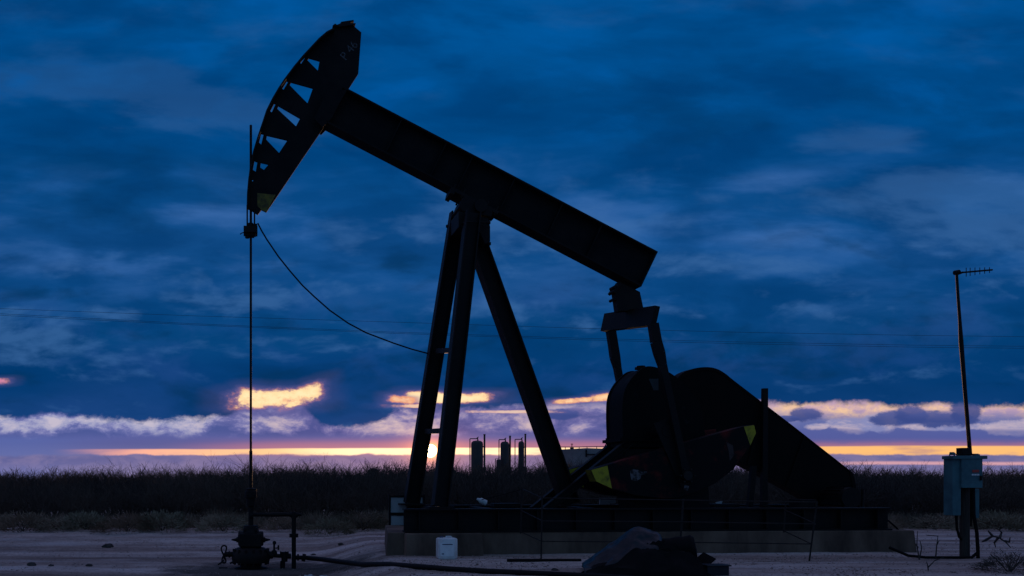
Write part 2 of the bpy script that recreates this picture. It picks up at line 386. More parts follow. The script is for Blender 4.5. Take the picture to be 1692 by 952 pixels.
def ground_mat():
    m = bpy.data.materials.new('caliche_ground'); m.use_nodes = True; t = m.node_tree; b = t.nodes['Principled BSDF']
    b.inputs['Roughness'].default_value = .95; b.inputs['Specular IOR Level'].default_value = .15
    co = t.nodes.new('ShaderNodeTexCoord')
    def n_(scale, st, det=8, ro=.62):
        mp = t.nodes.new('ShaderNodeMapping'); mp.inputs['Scale'].default_value = st; t.links.new(co.outputs['Object'], mp.inputs[0])
        n = t.nodes.new('ShaderNodeTexNoise'); n.inputs['Scale'].default_value = scale; n.inputs['Detail'].default_value = det; n.inputs['Roughness'].default_value = ro
        t.links.new(mp.outputs[0], n.inputs['Vector']); return n.outputs[0]
    def rmp(x, a, b_, c1, c2):
        r = t.nodes.new('ShaderNodeValToRGB'); r.color_ramp.elements[0].position = a; r.color_ramp.elements[1].position = b_
        r.color_ramp.elements[0].color = (*c1, 1); r.color_ramp.elements[1].color = (*c2, 1); t.links.new(x, r.inputs[0]); return r.outputs[0]
    def mx(f, a, b_, mode='MIX'):
        n = t.nodes.new('ShaderNodeMix'); n.data_type = 'RGBA'; n.blend_type = mode
        for i, v in ((0, f), (6, a), (7, b_)):
            if isinstance(v, bpy.types.NodeSocket): t.links.new(v, n.inputs[i])
            else: n.inputs[i].default_value = v
        return n.outputs[2]
    c = rmp(n_(.55, (.22, 1.6, 0)), .36, .64, (.47, .36, .315), (.60, .495, .445))
    c = mx(rmp(n_(1.1, (.3, 1.2, 0)), .52, .66, (0, 0, 0), (.7, .7, .7)), c, (.58, .52, .50, 1))
    c = mx(1., c, rmp(n_(1.15, (.05, 1, 0), 5, .6), .38, .62, (.55, .50, .48), (1.12, 1.12, 1.14)), 'MULTIPLY')
    c = mx(1., c, rmp(n_(.9, (.5, .8, 0), 12, .75), .34, .54, (.62, .58, .56), (1.05, 1.05, 1.05)), 'MULTIPLY')
    vd = t.nodes.new('ShaderNodeVectorMath'); vd.operation = 'DISTANCE'; t.links.new(co.outputs['Object'], vd.inputs[0]); vd.inputs[1].default_value = (-.9, 17.9, -.4)
    md = t.nodes.new('ShaderNodeMath'); md.operation = 'MULTIPLY_ADD'; t.links.new(n_(1.6, (1, 1, 1), 6), md.inputs[0]); md.inputs[1].default_value = -3.2; t.links.new(vd.outputs[1], md.inputs[2])
    c = mx(rmp(md.outputs[0], .0, .9, (.85,)*3, (0, 0, 0)), c, (.05, .042, .038, 1))
    c = mx(rmp(n_(26, (1, 1, 1), 4), .3, .7, (.62,)*3, (1.25,)*3), c, c) if False else c
    c = mx(.75, c, rmp(n_(13, (1, 1, 1), 10, .85), .34, .66, (.32,)*3, (1.3,)*3), 'MULTIPLY')
    t.links.new(c, b.inputs['Base Color'])
    bp = t.nodes.new('ShaderNodeBump'); bp.inputs['Strength'].default_value = .7; bp.inputs['Distance'].default_value = .03
    t.links.new(n_(14, (1, 1, 1), 8, .7), bp.inputs['Height']); t.links.new(bp.outputs[0], b.inputs['Normal'])
    return m
M['ground'] = ground_mat()
g = MB(); g.v = gv; g.f = gf
go = g.build('ground', 'ground'); go['kind'] = 'structure'
go.data.polygons.foreach_set('use_smooth', [True] * len(go.data.polygons))

# ------------------------------------------------------------------ pump jack frame of reference
TH = math.atan(.0756); ct, st = math.cos(TH), math.sin(TH)
Y0 = 18.75; X0 = (770 - PX0) / F * Y0
def U(px, py, v):                                # measured point on the plane v of the pump jack -> local (u, v, z)
    k = (px - PX0) / F
    u = (k * (Y0 + v * ct) - X0 + v * st) / (ct - k * st)
    Y = Y0 + u * st + v * ct
    return Vector((u, v, H - (py - PY0) / F * Y))
def UZ(pts, v): return [(lambda p: (p.x, p.z))(U(a, b, v)) for a, b in pts]
def toW(p): return Vector((X0 + p[0]*ct - p[1]*st, Y0 + p[0]*st + p[1]*ct, p[2]))

# concrete base
cb = MB()
near_l, near_r = U(642, 917, -1.45), U(1516, 914, -1.45)
ZC = .455
def frustum(mb, u0, u1, v0, v1, z0, z1, fl):
    vs = [(u0 - fl, v0 - fl, z0), (u1 + fl, v0 - fl, z0), (u1 + fl, v1 + fl, z0), (u0 - fl, v1 + fl, z0),
          (u0, v0, z1), (u1, v0, z1), (u1, v1, z1), (u0, v1, z1)]
    mb.add(vs, [(3,2,1,0), (4,5,6,7), (0,1,5,4), (1,2,6,5), (2,3,7,6), (3,0,4,7)])
ul = U(640, 882, -1.5).x; ur = U(1511, 878, -1.5).x
pa = [(ul - .04, -1.42), (ur + .07, -1.54), (ur + .07, 1.55), (ul + .42, 1.55)]
pb = [(ul + .03, -1.40), (ur, -1.5), (ur, 1.5), (ul + .45, 1.5)]
cb.add([(a, b, -.25) for a, b in pa] + [(a, b, ZC) for a, b in pb], [(3,2,1,0), (4,5,6,7), (0,1,5,4), (1,2,6,5), (2,3,7,6), (3,0,4,7)])
base_root = cb.build('concrete_base', 'concrete', None, bevel=.02)
base_root.location = (X0, Y0, 0); base_root.rotation_euler = (0, 0, TH)
tag(base_root, 'long stained concrete base under the pump jack', 'concrete base')
fb = MB(); u0, u1 = U(671, 900, -1.62).x, U(797, 900, -1.62).x
frustum(fb, u0, u1, -1.66, -1.43, -.2, ZC - .012, .02)
fb.build('front_block', 'concrete', base_root, bevel=.015)

pj = empty('pump_jack', (X0, Y0, 0), 'large black oil pump jack with its head raised against the dusk sky', 'pump jack', rz=TH)
P = lambda mb, name, m, parent=pj, **k: mb.build(name, m, parent, **k)

# skid frame
ZB = .935
zf0 = ZC + .003
b = MB(); ua, ub_ = U(667, 860, -1.3).x, U(1466, 860, -1.3).x
for v in (-1.3, 1.3):
    if v > 0: ua = U(672, 860, 1.3).x
    zc = (zf0 + ZB) / 2; hh = ZB - zf0
    b.box(((ua + ub_)/2, v, ZB - .015), (ub_ - ua, .3, .03)); b.box(((ua + ub_)/2, v, zf0 + .015), (ub_ - ua, .3, .03))
    b.box(((ua + ub_)/2, v, zc), (ub_ - ua, .03, hh - .064))
    for k in range(13): b.box((ua + .3 + k * (ub_ - ua - .6) / 12, v - .07, zc), (.02, .1, hh - .07))
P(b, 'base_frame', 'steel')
ua = U(667, 860, -1.3).x
for f_ in (.09, .2, .42, .6, .78, .985):
    x_ = ua + (ub_ - ua) * f_
    P(MB().box((x_, 0, zc), (.2, 2.27, hh - .06)), 'crossbeam', 'steel')
# samson post
def leg(name, pt, pb_, vt, vb, w, d):
    a = U(*pt, vt); c_ = U(*pb_, vb); c_.z = ZB + .04
    return P(MB().ibeam(a, c_, w, d, (0, 1, 0), .03, .03).box((c_.x, c_.y, ZB + .022), (w + .22, d + .1, .035)), name, 'steel')
leg('front_leg', (781, 352), (727, 841), -.45, -1.25, .315, .30)
leg('front_leg', (757, 352), (680, 836), .5, 1.25, .345, .30)
leg('rear_leg', (776, 366), (942, 841), 0, 0, .36, .34)
for y_, xn, xf in ((580, 748, 722), (713, 731, 704)):
    tn = (y_ - 352) / (841 - 352)
    a = U(xn, y_ - 1, -.45 - .8*tn + .13); c_ = U(xf, y_, .5 + .75*tn - .13)
    P(MB().beam(a, c_, .11, .11, (0, 0, 1)), 'cross_brace', 'steel')
# bearing at the top of the post
t = MB()
t.prism(UZ([(757, 350), (806, 362), (809, 376), (809, 400), (801, 404), (790, 380), (757, 376)], -.3), -.34, .42)
P(t, 'post_cap', 'steel')
t = MB().prism(UZ([(752, 350), (756, 342), (760, 333), (803, 352), (806, 361), (804, 366), (760, 358)], 0), -.36, .36)
cpt = U(786, 350, 0); t.cyl((cpt.x, -.44, cpt.z), (cpt.x, .44, cpt.z), .14, n=20)
P(t, 'center_bearing', 'steel')
r = MB(); a = U(740, 374, .62); c_ = U(771, 367, -.62); r.cyl(a, c_, .018, n=8); r.cyl(c_, U(807, 368, -.5), .018, n=8)
for p in (a, U(807, 368, -.5)): r.cyl(p + Vector((-.04, 0, 0)), p + Vector((.04, 0, 0)), .035, n=6)
P(r, 'clamp_rod', 'pipe')
P(MB().box(U(808, 403, -.2), (.07, .07, .06)), 'grease_fitting', 'steel')

# walking beam
TL, TR = U(556, 137, -.2), U(1087, 416, -.2); BL, BR = U(534, 212, .2), U(1019, 468, .2)
d_ = (TR - TL); d_.y = 0; d_.normalize(); nrm = Vector((d_.z, 0, -d_.x))            # pointing down
dep = (BL - TL).dot(nrm) * .5 + (BR - TL).dot(nrm) * .5
s0, s1 = .16, (TR - TL).dot(d_)
def bp_(s, e): p = TL + d_ * s + nrm * e; return (p.x, p.z)
bm_ = MB()
bm_.prism([bp_(s0, 0), bp_(s1, 0), bp_(s1, .035), bp_(s0, .035)], -.21, .21)
bm_.prism([bp_(s0, dep - .035), bp_(s1, dep - .035), bp_(s1, dep), bp_(s0, dep)], -.21, .21)
bm_.prism([bp_(s0, .037), bp_(s1, .037), bp_(s1, dep - .037), bp_(s0, dep - .037)], -.02, .02)
bm_.prism([bp_(s1 - .03, .037), bp_(s1 + .002, .037), bp_(s1 + .002, dep - .037), bp_(s1 - .03, dep - .037)], -.2, .2)
for k in (1.6, 2.7, 3.35, 4.4, 5.6, 6.6):
    for sgn in (-1, 1): bm_.prism([bp_(k, .04), bp_(k + .02, .04), bp_(k + .02, dep - .04), bp_(k, dep - .04)], sgn * .025, sgn * .19)
wb = P(bm_, 'walking_beam', 'beam')
sb = MB()
sA = (U(737, 325, 0) - TL).dot(d_); sB = (U(815, 364, 0) - TL).dot(d_)
sb.prism([bp_(sA, dep + .002), bp_(sB, dep + .002), bp_(sB, dep + .07), bp_(sA + .12, dep + .07), bp_(sA + .12, dep + .13), bp_(sA + .03, dep + .13)], -.26, .26)
for k in (sA + .06, sA + .3, sB - .3, sB - .06):
    for v in (-.235, .235): p = bp_(k, dep - .1); q_ = bp_(k, dep + .12); sb.cyl((p[0], v, p[1]), (q_[0], v, q_[1]), .022, n=6)
P(sb, 'saddle_plate', 'steel', wb)

# horsehead
outer = [(552, 46), (540, 52), (527, 63), (513, 78), (500, 92), (485, 110), (470, 130), (460, 145), (450, 162), (440, 182), (432, 206), (425, 227),
         (418, 250), (413, 275), (410, 297), (408, 320), (407.5, 345), (414, 347), (421, 352), (426, 355), (432, 347), (440, 351), (461, 320), (500, 262), (534, 212),
         (576, 147), (592, 122), (597, 54), (585, 44), (568, 42)]
holes = [[(507.5, 99.5), (510.5, 96), (528, 101), (525, 117)], [(478.5, 141), (481, 136), (517, 146), (508, 171)],
         [(458, 180), (460, 175), (496, 196), (489, 209)], [(440, 231), (441, 224), (475, 232), (461, 253)],
         [(430, 277), (431, 269), (444, 272), (436, 281)],
         [(496, 104.5), (503, 93.5), (504.5, 95), (497.5, 106)], [(466, 147), (474, 134), (476.5, 135), (468.5, 148.5)],
         [(446.3, 184), (453, 171), (455.5, 172), (449, 186)], [(428, 236), (431.5, 221), (435.7, 222), (431.5, 239)],
         [(417.8, 281), (420.5, 266), (425.2, 268), (422.5, 284)], [(415.8, 299.5), (416.3, 297), (418.6, 297), (418, 300)]]
hh_ = MB()
L0 = [UZ(outer, -.02)] + [UZ(h, -.02) for h in holes]
hh_.prism(L0, -.03, .02)
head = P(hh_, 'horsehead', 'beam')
# curved track plate the wire lines run on, joining the two side plates
trk = MB(); cur = UZ(outer[:17], -.17)
cx, cz = U(700, 300, -.2).x, U(700, 300, -.2).z
inn = []
for (x_, z_) in cur:
    dv = Vector((cx - x_, 0, cz - z_)).normalized(); inn.append((x_ + dv.x * .03, z_ + dv.z * .03))
for i in range(len(cur) - 1):
    trk.prism([cur[i], cur[i + 1], inn[i + 1], inn[i]], -.17, -.033)
P(trk, 'track', 'steel', head)
sh = MB().prism(UZ([(549, 46), (553, 43), (556, 45), (561, 43), (563, 40), (583, 37), (584, 39), (577, 42), (587, 42.5), (586, 44.5), (560, 48)], 0), -.1, .12)
P(sh, 'bent_shard', 'steel', head)
P(MB().prism(UZ([(425, 319), (455.5, 322), (440, 350.5), (432, 346.6), (425.5, 341)], -.033), -.034, -.031), 'painted_tip', 'yellow_dim', head)
fc = bpy.data.curves.new('chalk', 'FONT'); fc.body = 'P 46'; fc.size = .26; fc.extrude = .001
fo = bpy.data.objects.new('chalk', fc); C.objects.link(fo)
bpy.context.view_layer.update()
me = bpy.data.meshes.new_from_object(fo.evaluated_get(bpy.context.evaluated_depsgraph_get())); bpy.data.objects.remove(fo)
me.materials.clear(); me.materials.append(M['chalk'])
ck = bpy.data.objects.new('chalk_mark', me); C.objects.link(ck); ck.parent = head
p = U(571, 101, -.033); ck.location = (p.x, -.033, p.z); ck.rotation_euler = Matrix.Rotation(math.radians(-52), 3, 'Y').to_4x4().to_euler()
ck.matrix_basis = Matrix.Translation((p.x, -.033, p.z)) @ Matrix.Rotation(math.radians(-52), 4, 'Y') @ Matrix.Rotation(math.radians(90), 4, 'X')

ch_ = MB()
chp = UZ([(540, 152), (574, 148), (560, 172), (548, 196), (533, 211), (519, 196)], -.2)
for v in (-.21, .19): ch_.prism(chp, v, v + .02)
ch_.prism(UZ([(545, 165), (562, 160), (548, 190), (532, 196)], 0), -.19, .19)
P(ch_, 'hinge_cheek', 'beam', head)

# bridle, carrier bar, polished rod
br = MB()
for x_ in (408.5, 420.5):
    top = U(x_, 346 if x_ < 415 else 352, -.05); br.cyl(top + Vector((0, 0, .1)), U(x_, 378, -.05), .017, n=8)
P(br, 'wire_bridle', 'pipe')
cbm = MB(); c0 = U(414, 382, 0)
cbm.box(c0, (.30, .34, .13)); cbm.box(c0 + Vector((-.02, 0, -.09)), (.2, .22, .06))
cbm.cyl(c0 + Vector((-.07, -.05, -.05)), c0 + Vector((-.07, -.05, -.17)), .045, n=10); cbm.cyl(c0 + Vector((.075, -.05, -.05)), c0 + Vector((.075, -.05, -.13)), .045, n=10)
cbm.cyl(c0 + Vector((0, 0, .06)), c0 + Vector((0, 0, .17)), .06, n=12); cbm.box(c0 + Vector((.1, 0, .1)), (.09, .1, .1))
cbm.tube([c0 + Vector((-.14, 0, -.03)), c0 + Vector((-.2, 0, -.05)), c0 + Vector((-.225, 0, -.075))], .011, 6)
P(cbm, 'carrier_bar', 'steel')
rd = MB(); a = U(414.5, 207, 0); c_ = U(414.5, 812, 0)
m1 = U(414.5, 388, 0); m2 = U(414.5, 745, 0)
P(MB().cyl((m1.x, 0, a.z), (m1.x, 0, m1.z), .028, n=10).cyl((m1.x, 0, m1.z + .01), (m1.x, 0, m2.z), .026, n=10).cyl((m1.x, 0, m2.z), (m1.x, 0, c_.z), .036, n=10), 'polished_rod', 'pipe')
WX = m1.x

# tail bearing, equalizer, pitmans
tb = MB().prism(UZ([(1020, 467), (1054, 484), (1060, 512), (1018, 516), (1013, 482)], 0), -.1, .1)
tb.prism(UZ([(1011, 487), (1008, 484), (1018, 470), (1021, 472)], 0), -.17, .13)
p = U(1013, 476, -.05); tb.cyl(p + Vector((0, -.12, 0)), p + Vector((0, .12, 0)), .04, n=8)
p = U(1012, 496, 0); tb.cyl(p + Vector((0, -.12, 0)), p + Vector((0, .12, 0)), .035, n=8)
P(tb, 'tail_bearing', 'steel')
eq = MB(); cn, cf_ = U(1083, 522, -1.1), U(999, 533.5, 1.1)
ax_ = (cf_ - cn).normalized()
eq.beam(cn, cf_, .12, .42, (.17, 0, 1))
P(eq, 'equalizer', 'steel')
def pitman(sv, pts):
    m = MB(); pp = [U(a, b, sv) for a, b, w in pts]
    for i in range(len(pts) - 1):
        a, c_ = pp[i], pp[i + 1]; t_ = (c_ - a); t_.y = 0; t_.normalize(); sd = Vector((-t_.z, 0, t_.x))
        w0, w1 = pts[i][2], pts[i + 1][2]
        m.prism([((a - sd*w0/2).x, (a - sd*w0/2).z), ((a + sd*w0/2).x, (a + sd*w0/2).z), ((c_ + sd*w1/2).x, (c_ + sd*w1/2).z), ((c_ - sd*w1/2).x, (c_ - sd*w1/2).z)], sv - .07, sv + .07)
    return m
near_pts = [(1079, 535, .19), (1084, 565, .20), (1089, 583, .21), (1094, 603, .15), (1104, 650, .14), (1126, 755, .14), (1134, 790, .2)]
far_u = [(1008.5, 542, .2), (1013, 570, .2), (1016, 590, .21), (1020, 608, .15), (1025, 636, .14), (1045, 740, .14), (1050, 770, .2)]
P(pitman(-1.05, near_pts), 'pitman', 'steel'); P(pitman(1.05, far_u), 'pitman', 'steel')

# gearbox
gp = [(1031, 738), (1029.5, 690), (1031, 655), (1040, 633), (1055, 616), (1066, 608.5), (1078, 608), (1095, 613), (1112, 622), (1135, 642), (1158, 680), (1165, 738)]
def rounded(pts, n=4):
    out = []; m = len(pts)
    for i in range(m):
        p0, p1, p2, p3 = (Vector(pts[(i + k) % m]) for k in (-1, 0, 1, 2))
        if (p2 - p1).length > 45: out.append(tuple(p1)); continue
        for k in range(n):
            t_ = k / n; q_ = .5 * (2*p1 + (p2 - p0)*t_ + (2*p0 - 5*p1 + 4*p2 - p3)*t_*t_ + (3*p1 - p0 - 3*p2 + p3)*t_**3)
            out.append((q_.x, q_.y))
    return out
gp = [gp[-1]] + rounded(gp)[:-1] if False else rounded(gp)
gb_ = MB().prism(UZ(gp, -.42), -.42, .4)
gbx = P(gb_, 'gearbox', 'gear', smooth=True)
rim = [((p[0] - 1095) * 1.025 + 1095, (p[1] - 690) * 1.025 + 690) for p in gp]
r_ = MB(); 
for v in (-.44, .36): r_.prism(UZ(rim, -.42), v, v + .06)
a = U(1028, 727, -.42); c_ = U(1166, 727, -.42)
r_.box(((a.x + c_.x)/2, 0, a.z), (c_.x - a.x + .12, .96, .07))
for k in range(9):
    for v in (-.43, .43): r_.cyl((a.x + .02 + k * (c_.x - a.x - .04) / 8, v, a.z - .07), (a.x + .02 + k * (c_.x - a.x - .04) / 8, v, a.z + .08), .025, n=6)
P(r_, 'housing_flange', 'gear', gbx, smooth=True)
hb = MB(); p = U(1059, 607, -.1); hb.cyl(p + Vector((0, 0, -.05)), p + Vector((0, 0, .03)), .12, .09, n=14); p = U(1054, 609, -.1); hb.box(p, (.1, .1, .06))
P(hb, 'filler_cap', 'gear', gbx)
P(MB().prism(UZ([(1072, 626), (1088, 626), (1088, 645), (1080, 645)], -.445), -.446, -.4425), 'name_plate', mat('faded_plate', (.014, .026, .030), (.008, .014, .017), .6, 0, 8), gbx)
pd = MB().prism(UZ([(1030, 742), (1166, 742), (1172, 842), (1050, 842)], -.4), -.42, .42)
P(pd, 'gearbox_pedestal', 'steel')
cs = U(1104, 712, -1)
P(MB().cyl((cs.x, -1.0, cs.z), (cs.x, 1.0, cs.z), .13, n=20), 'crankshaft', 'steel')
# cranks with their half-moon counterweights
wp = [(977, 776.5), (985, 796), (1011, 808), (1050, 819), (1095, 824), (1125, 822), (1152, 813), (1182, 799), (1212, 776), (1240, 736), (1249.5, 716), (1246.5, 702), (1229, 704.5), (1060, 751)]
wl = UZ(wp, -.95)
wr = U(1131, 786, -1.0)
for sgn in (-1, 1):
    m = MB(); v0, v1 = (-.99, -.955) if sgn < 0 else (.955, .99)
    dirv = Vector((wr.x - cs.x, 0, wr.z - cs.z)).normalized(); sd = Vector((-dirv.z, 0, dirv.x))
    a = Vector((cs.x, 0, cs.z)) - dirv * .25; c_ = Vector((wr.x, 0, wr.z)) + dirv * .2
    m.prism([((a - sd*.24).x, (a - sd*.24).z), ((a + sd*.24).x, (a + sd*.24).z), ((c_ + sd*.15).x, (c_ + sd*.15).z), ((c_ - sd*.15).x, (c_ - sd*.15).z)], v0, v1)
    ck_ = P(m, 'crank', 'steel')
    v0, v1 = (-.95, -.6) if sgn < 0 else (.55, .95)
    cw = P(MB().prism(wl, v0, v1), 'counterweight', 'weight', bevel=.012)
    vf = v0 - .003
    for poly in (([(977, 776.8), (1003.5, 769.5), (1011, 807.4), (985, 795.5)], [(1229, 705), (1246, 702.6), (1249, 715.5), (1239.7, 736)])[:2 if sgn < 0 else 1]):
        P(MB().prism(UZ(poly, -.95), vf, v0 - .0005), 'painted_end', 'yellow', cw)
    pe = UZ([(977, 776.5), (985, 796)], -.95)
    q_ = [(pe[0][0] - .003, pe[0][1]), (pe[0][0] - .0005, pe[0][1]), (pe[1][0] - .0005, pe[1][1]), (pe[1][0] - .003, pe[1][1])]
    P(MB().prism(q_, v0 + .01, v1 - .01), 'painted_edge', 'yellow_dim', cw)
    if sgn < 0:
        P(MB().prism(UZ([(1041, 778), (1047, 775.5), (1056, 777), (1060, 780), (1069, 779), (1070, 782), (1060, 785), (1058, 791), (1052, 795), (1044, 794), (1042, 787)], -.955), -.9535, -.9505), 'scraped_patch', 'bare', cw)
        P(MB().prism(UZ([(1200, 730), (1211, 736), (1213, 752), (1206, 762), (1204, 745)], -.955), -.9535, -.9505), 'scraped_patch', mat('worn_rust_patch', (.05, .03, .03), (.015, .008, .008), .8, 0, 6), cw)
    y0_, y1_ = (-1.16, -.99) if sgn < 0 else (.99, 1.16)
    wpn = MB().cyl((wr.x, y0_, wr.z), (wr.x, y1_, wr.z), .1, n=16)
    for k in range(6):
        a_ = k * 1.047; wpn.cyl((wr.x + .15*math.cos(a_), y0_, wr.z + .15*math.sin(a_)), (wr.x + .15*math.cos(a_), y1_, wr.z + .15*math.sin(a_)), .02, n=6)
    P(wpn, 'wrist_pin', 'galv' if sgn < 0 else 'steel')
# diagonal braces in front of the gearbox
for v, a, c_ in ((-.4, (897, 846), (1041, 729)), (.4, (880, 843), (1016, 734))):
    P(MB().ibeam(U(*a, v), U(*c_, v), .17, .16, (0, 1, 0), .018, .02), 'diagonal_brace', 'pipe')
# belt guard with its posts, motor
bgp = [(1104, 650), (1110, 637), (1118, 627), (1126, 618), (1140, 611), (1155, 607.5), (1172, 607), (1186, 610.5), (1200, 619), (1216, 632), (1310, 704), (1402, 776), (1409, 785), (1413, 799), (1415, 822),
       (1415, 838), (1365, 841), (1340, 828), (1270, 789), (1237, 772), (1215, 761), (1180, 745), (1130, 722), (1105, 690)]
bgp = rounded(bgp)
bgd = P(MB().prism(UZ(bgp, 1.2), 1.2, 1.55), 'belt_guard', 'guard', smooth=True)
for (a_, c_) in (((1262, 668), (1236, 770)), ((1330, 722), (1300, 805))):
    p0, p1 = U(*a_, 1.18), U(*c_, 1.18); P(MB().beam(p0, p1, .07, .03, (0, 1, 0)), 'seam_strip', 'guard', bgd)
lip = MB(); gl = UZ(bgp, 1.2)
P(MB().prism([gl, [((x_ - gl[0][0]) * .97 + gl[0][0] + .05, (z_ - 1.8) * .955 + 1.8 + .03) for x_, z_ in gl]], 1.185, 1.198), 'guard_lip', 'guard', bgd)
def post(a, c_, v, w0, w1):
    p0, p1 = U(*a, v), U(*c_, v)
    return MB().prism([(p0.x - w0/2, p0.z), (p0.x + w0/2, p0.z), (p1.x + w1/2, p1.z), (p1.x - w1/2, p1.z)], v - .05, v + .05)
P(post((1263.5, 642), (1262, 842), 1.12, .115, .14), 'guard_post', 'steel')
P(post((1245, 770), (1238, 843), .95, .12, .12), 'guard_post', 'steel')
mo = MB(); c_ = U(1385, 822, .8); mo.cyl(c_ + Vector((0, -.45, 0)), c_ + Vector((0, .38, 0)), .24, n=22)
for k in range(16):
    a_ = k * .3927; mo.box(c_ + Vector((.25*math.cos(a_), -.02, .25*math.sin(a_))), (.03, .6, .02), Matrix.Rotation(-a_, 3, 'Y'))
mo.box((c_.x, c_.y - .05, ZB + .08), (.5, .7, .15)); mo.cyl(c_ + Vector((0, .3, 0)), c_ + Vector((0, .55, 0)), .04, n=10)
P(mo, 'motor', 'steel', smooth=True)
P(MB().box(U(1326, 833, .2) , (.4, .4, .22)), 'control_box', 'steel', bevel=.01)
P(MB().cyl(U(1426, 809, .6), U(1424, 845, .6), .035, n=8).cyl(U(1410, 818, .6), U(1423, 843, .6), .03, n=8), 'brake_lever', 'steel')
for (x0_, x1_, y_, v) in ((813, 856, 833, .9), (738, 745, 836, -1.2), (1233, 1272, 838, 1.0), (1172, 1215, 834, .3)):
    a, c_ = U(x0_, y_, v), U(x1_, y_, v); P(MB().box(((a.x + c_.x)/2, v, (a.z + ZB)/2 - .01), (c_.x - a.x, .35, a.z - ZB + .06)), 'mounting_block', 'steel', bevel=.01)

# load-cell cable from the carrier bar to the post
cb_pts = [(426, 369, 0), (432, 381, 0), (441, 396, .05), (460, 424, .1), (480, 449, .15), (500, 472, .2), (520, 491, .3), (545, 513, .4), (575, 534, .5), (605, 550, .65), (650, 567, .8), (680, 577, .85), (710, 585, .9)]
tag(MB().tube([toW(U(*p)) for p in cb_pts], .017, 6).build('cable', 'rubber'), 'slack black cable hanging between the carrier bar and the post legs', 'cable')

# ------------------------------------------------------------------ wellhead
YW = toW((WX, 0, 0)).y; XW = toW((WX, 0, 0)).x; GW = gz(XW, YW)
wh = empty('wellhead', (XW, YW, GW), 'black oil wellhead with valves and handwheel below the pump jack head', 'wellhead')
sc_ = YW / F
def L(px, py, dy=0.): return Vector(((px - 414.5) * sc_, dy, H - (py - PY0) * sc_ - GW))
zt = lambda py: L(414, py).z
P_ = lambda mb, name, m='pipe', parent=wh, **k: mb.build(name, m, parent, **k)
P_(MB().lathe((0, 0, 0), [(.36, zt(943)), (.36, zt(938)), (.24, zt(937)), (.22, zt(930)), (.40, zt(929)), (.42, zt(922)), (.40, zt(914)), (.36, zt(909)), (.30, zt(905)), (.17, zt(904)), (.15, zt(902))], 28), 'casing_head', smooth=True)
bo = MB()
for k in range(14):
    a_ = k * .4488; x_, y_ = .37*math.cos(a_), .37*math.sin(a_)
    bo.cyl((x_, y_, zt(932)), (x_, y_, zt(907)), .028, n=6)
P_(bo, 'flange_bolt')
bop = MB().box((0, 0, zt(892)), (.48, .42, zt(881) - zt(903))).lathe((0, 0, 0), [(.19, zt(904)), (.19, zt(880)), (.17, zt(876)), (.15, zt(868))], 20)
bop.box((0, 0, zt(875)), (.3, .3, .1)); bop.cyl((-.27, 0, zt(890)), (.27, 0, zt(890)), .16, n=18)
P_(bop, 'blowout_preventer', bevel=.02)
for sg in (-1, 1): P_(MB().cyl((sg*.24, 0, zt(892)), (sg*.31, 0, zt(892)), .06, n=10).cyl((sg*.31, 0, zt(892)), (sg*.42, 0, zt(892)), .04, .012, n=10), 'ram_screw')
P_(MB().cyl((0, 0, zt(870)), (0, 0, zt(832)), .055, n=14).cyl((-.02, 0, zt(852)), (.05, 0, zt(852)), .085, n=14), 'riser_pipe')
P_(MB().lathe((0, 0, 0), [(.06, zt(838)), (.09, zt(836)), (.10, zt(824)), (.13, zt(822)), (.13, zt(812)), (.10, zt(810)), (.11, zt(808)), (.05, zt(806))], 18), 'stuffing_box', smooth=True)
P_(MB().cyl(L(406, 810), L(424, 810), .03, n=8).cyl(L(408, 818, -.1), L(421, 818, -.1), .025, n=8), 'packing_bolt')
fl_ = MB().cyl(L(417, 850.5), L(480, 850.5), .042, n=12).cyl(L(448, 850.5), L(474, 850), .05, n=12).cyl(L(479, 850.5), L(492, 850.5), .058, n=12).cyl(L(492, 850.5), L(498, 850.5), .035, n=8)
fl_.cyl(L(485.5, 846), L(485.5, 943), .05, n=12).cyl(L(485.5, 882), L(485.5, 888), .1, n=12).cyl(L(485.5, 848), L(485.5, 856), .065, n=12)
P_(fl_, 'bleed_pipe')
lv = MB().cyl(L(386, 916), L(372, 916), .06, n=12).cyl(L(380, 916), L(378, 916), .075, n=12).cyl(L(373, 917), L(369, 917), .03, n=8)
P_(lv, 'side_valve')
hw = MB(); c0 = L(370, 916); R_ = .19
ring = [c0 + Vector((.05*math.sin(a_ * 2), R_*.55*math.cos(a_), R_*math.sin(a_))) for a_ in np.linspace(0, 6.2832, 25)]
hw.tube(ring, .018, 6)
for k in range(3): a_ = k * 2.094 + .5; hw.cyl(c0, c0 + Vector((.05*math.sin(a_*2), R_*.55*math.cos(a_), R_*math.sin(a_))), .012, n=6)
hw.tube([L(369, 926), L(364, 931, .02), L(360, 933, .05)], .018, 6)
P_(hw, 'handwheel')
P_(MB().tube([L(380, 931), L(386, 928), L(392, 929)], .022, 6).cyl(L(362, 941), L(376, 941), .05, n=8), 'loose_bracket')
rv = MB().cyl(L(438, 916), L(452, 918), .10, .07, n=14).cyl(L(440, 915), L(444, 915.5), .13, n=14).cyl(L(452, 918), L(470, 919), .045, n=12).cyl(L(468, 919), L(481, 919), .06, n=12).cyl(L(470, 912), L(470, 928), .07, n=12)
rv.cyl(L(467, 927), L(467, 941), .055, n=12).cyl(L(486, 921), L(512, 922), .045, n=12).cyl(L(491, 921), L(494, 921), .075, n=12).cyl(L(499, 921), L(505, 922), .085, n=12)
for x_ in (464, 472, 476): rv.cyl(L(x_, 918, -.05), L(x_, 911, -.05), .018, n=6)
P_(rv, 'flow_valve')
ga_ = MB().cyl(L(453, 915), L(453, 898), .022, n=8).lathe(L(453, 915), [(.07, -.02), (.06, .05), (.025, .09)], 12)
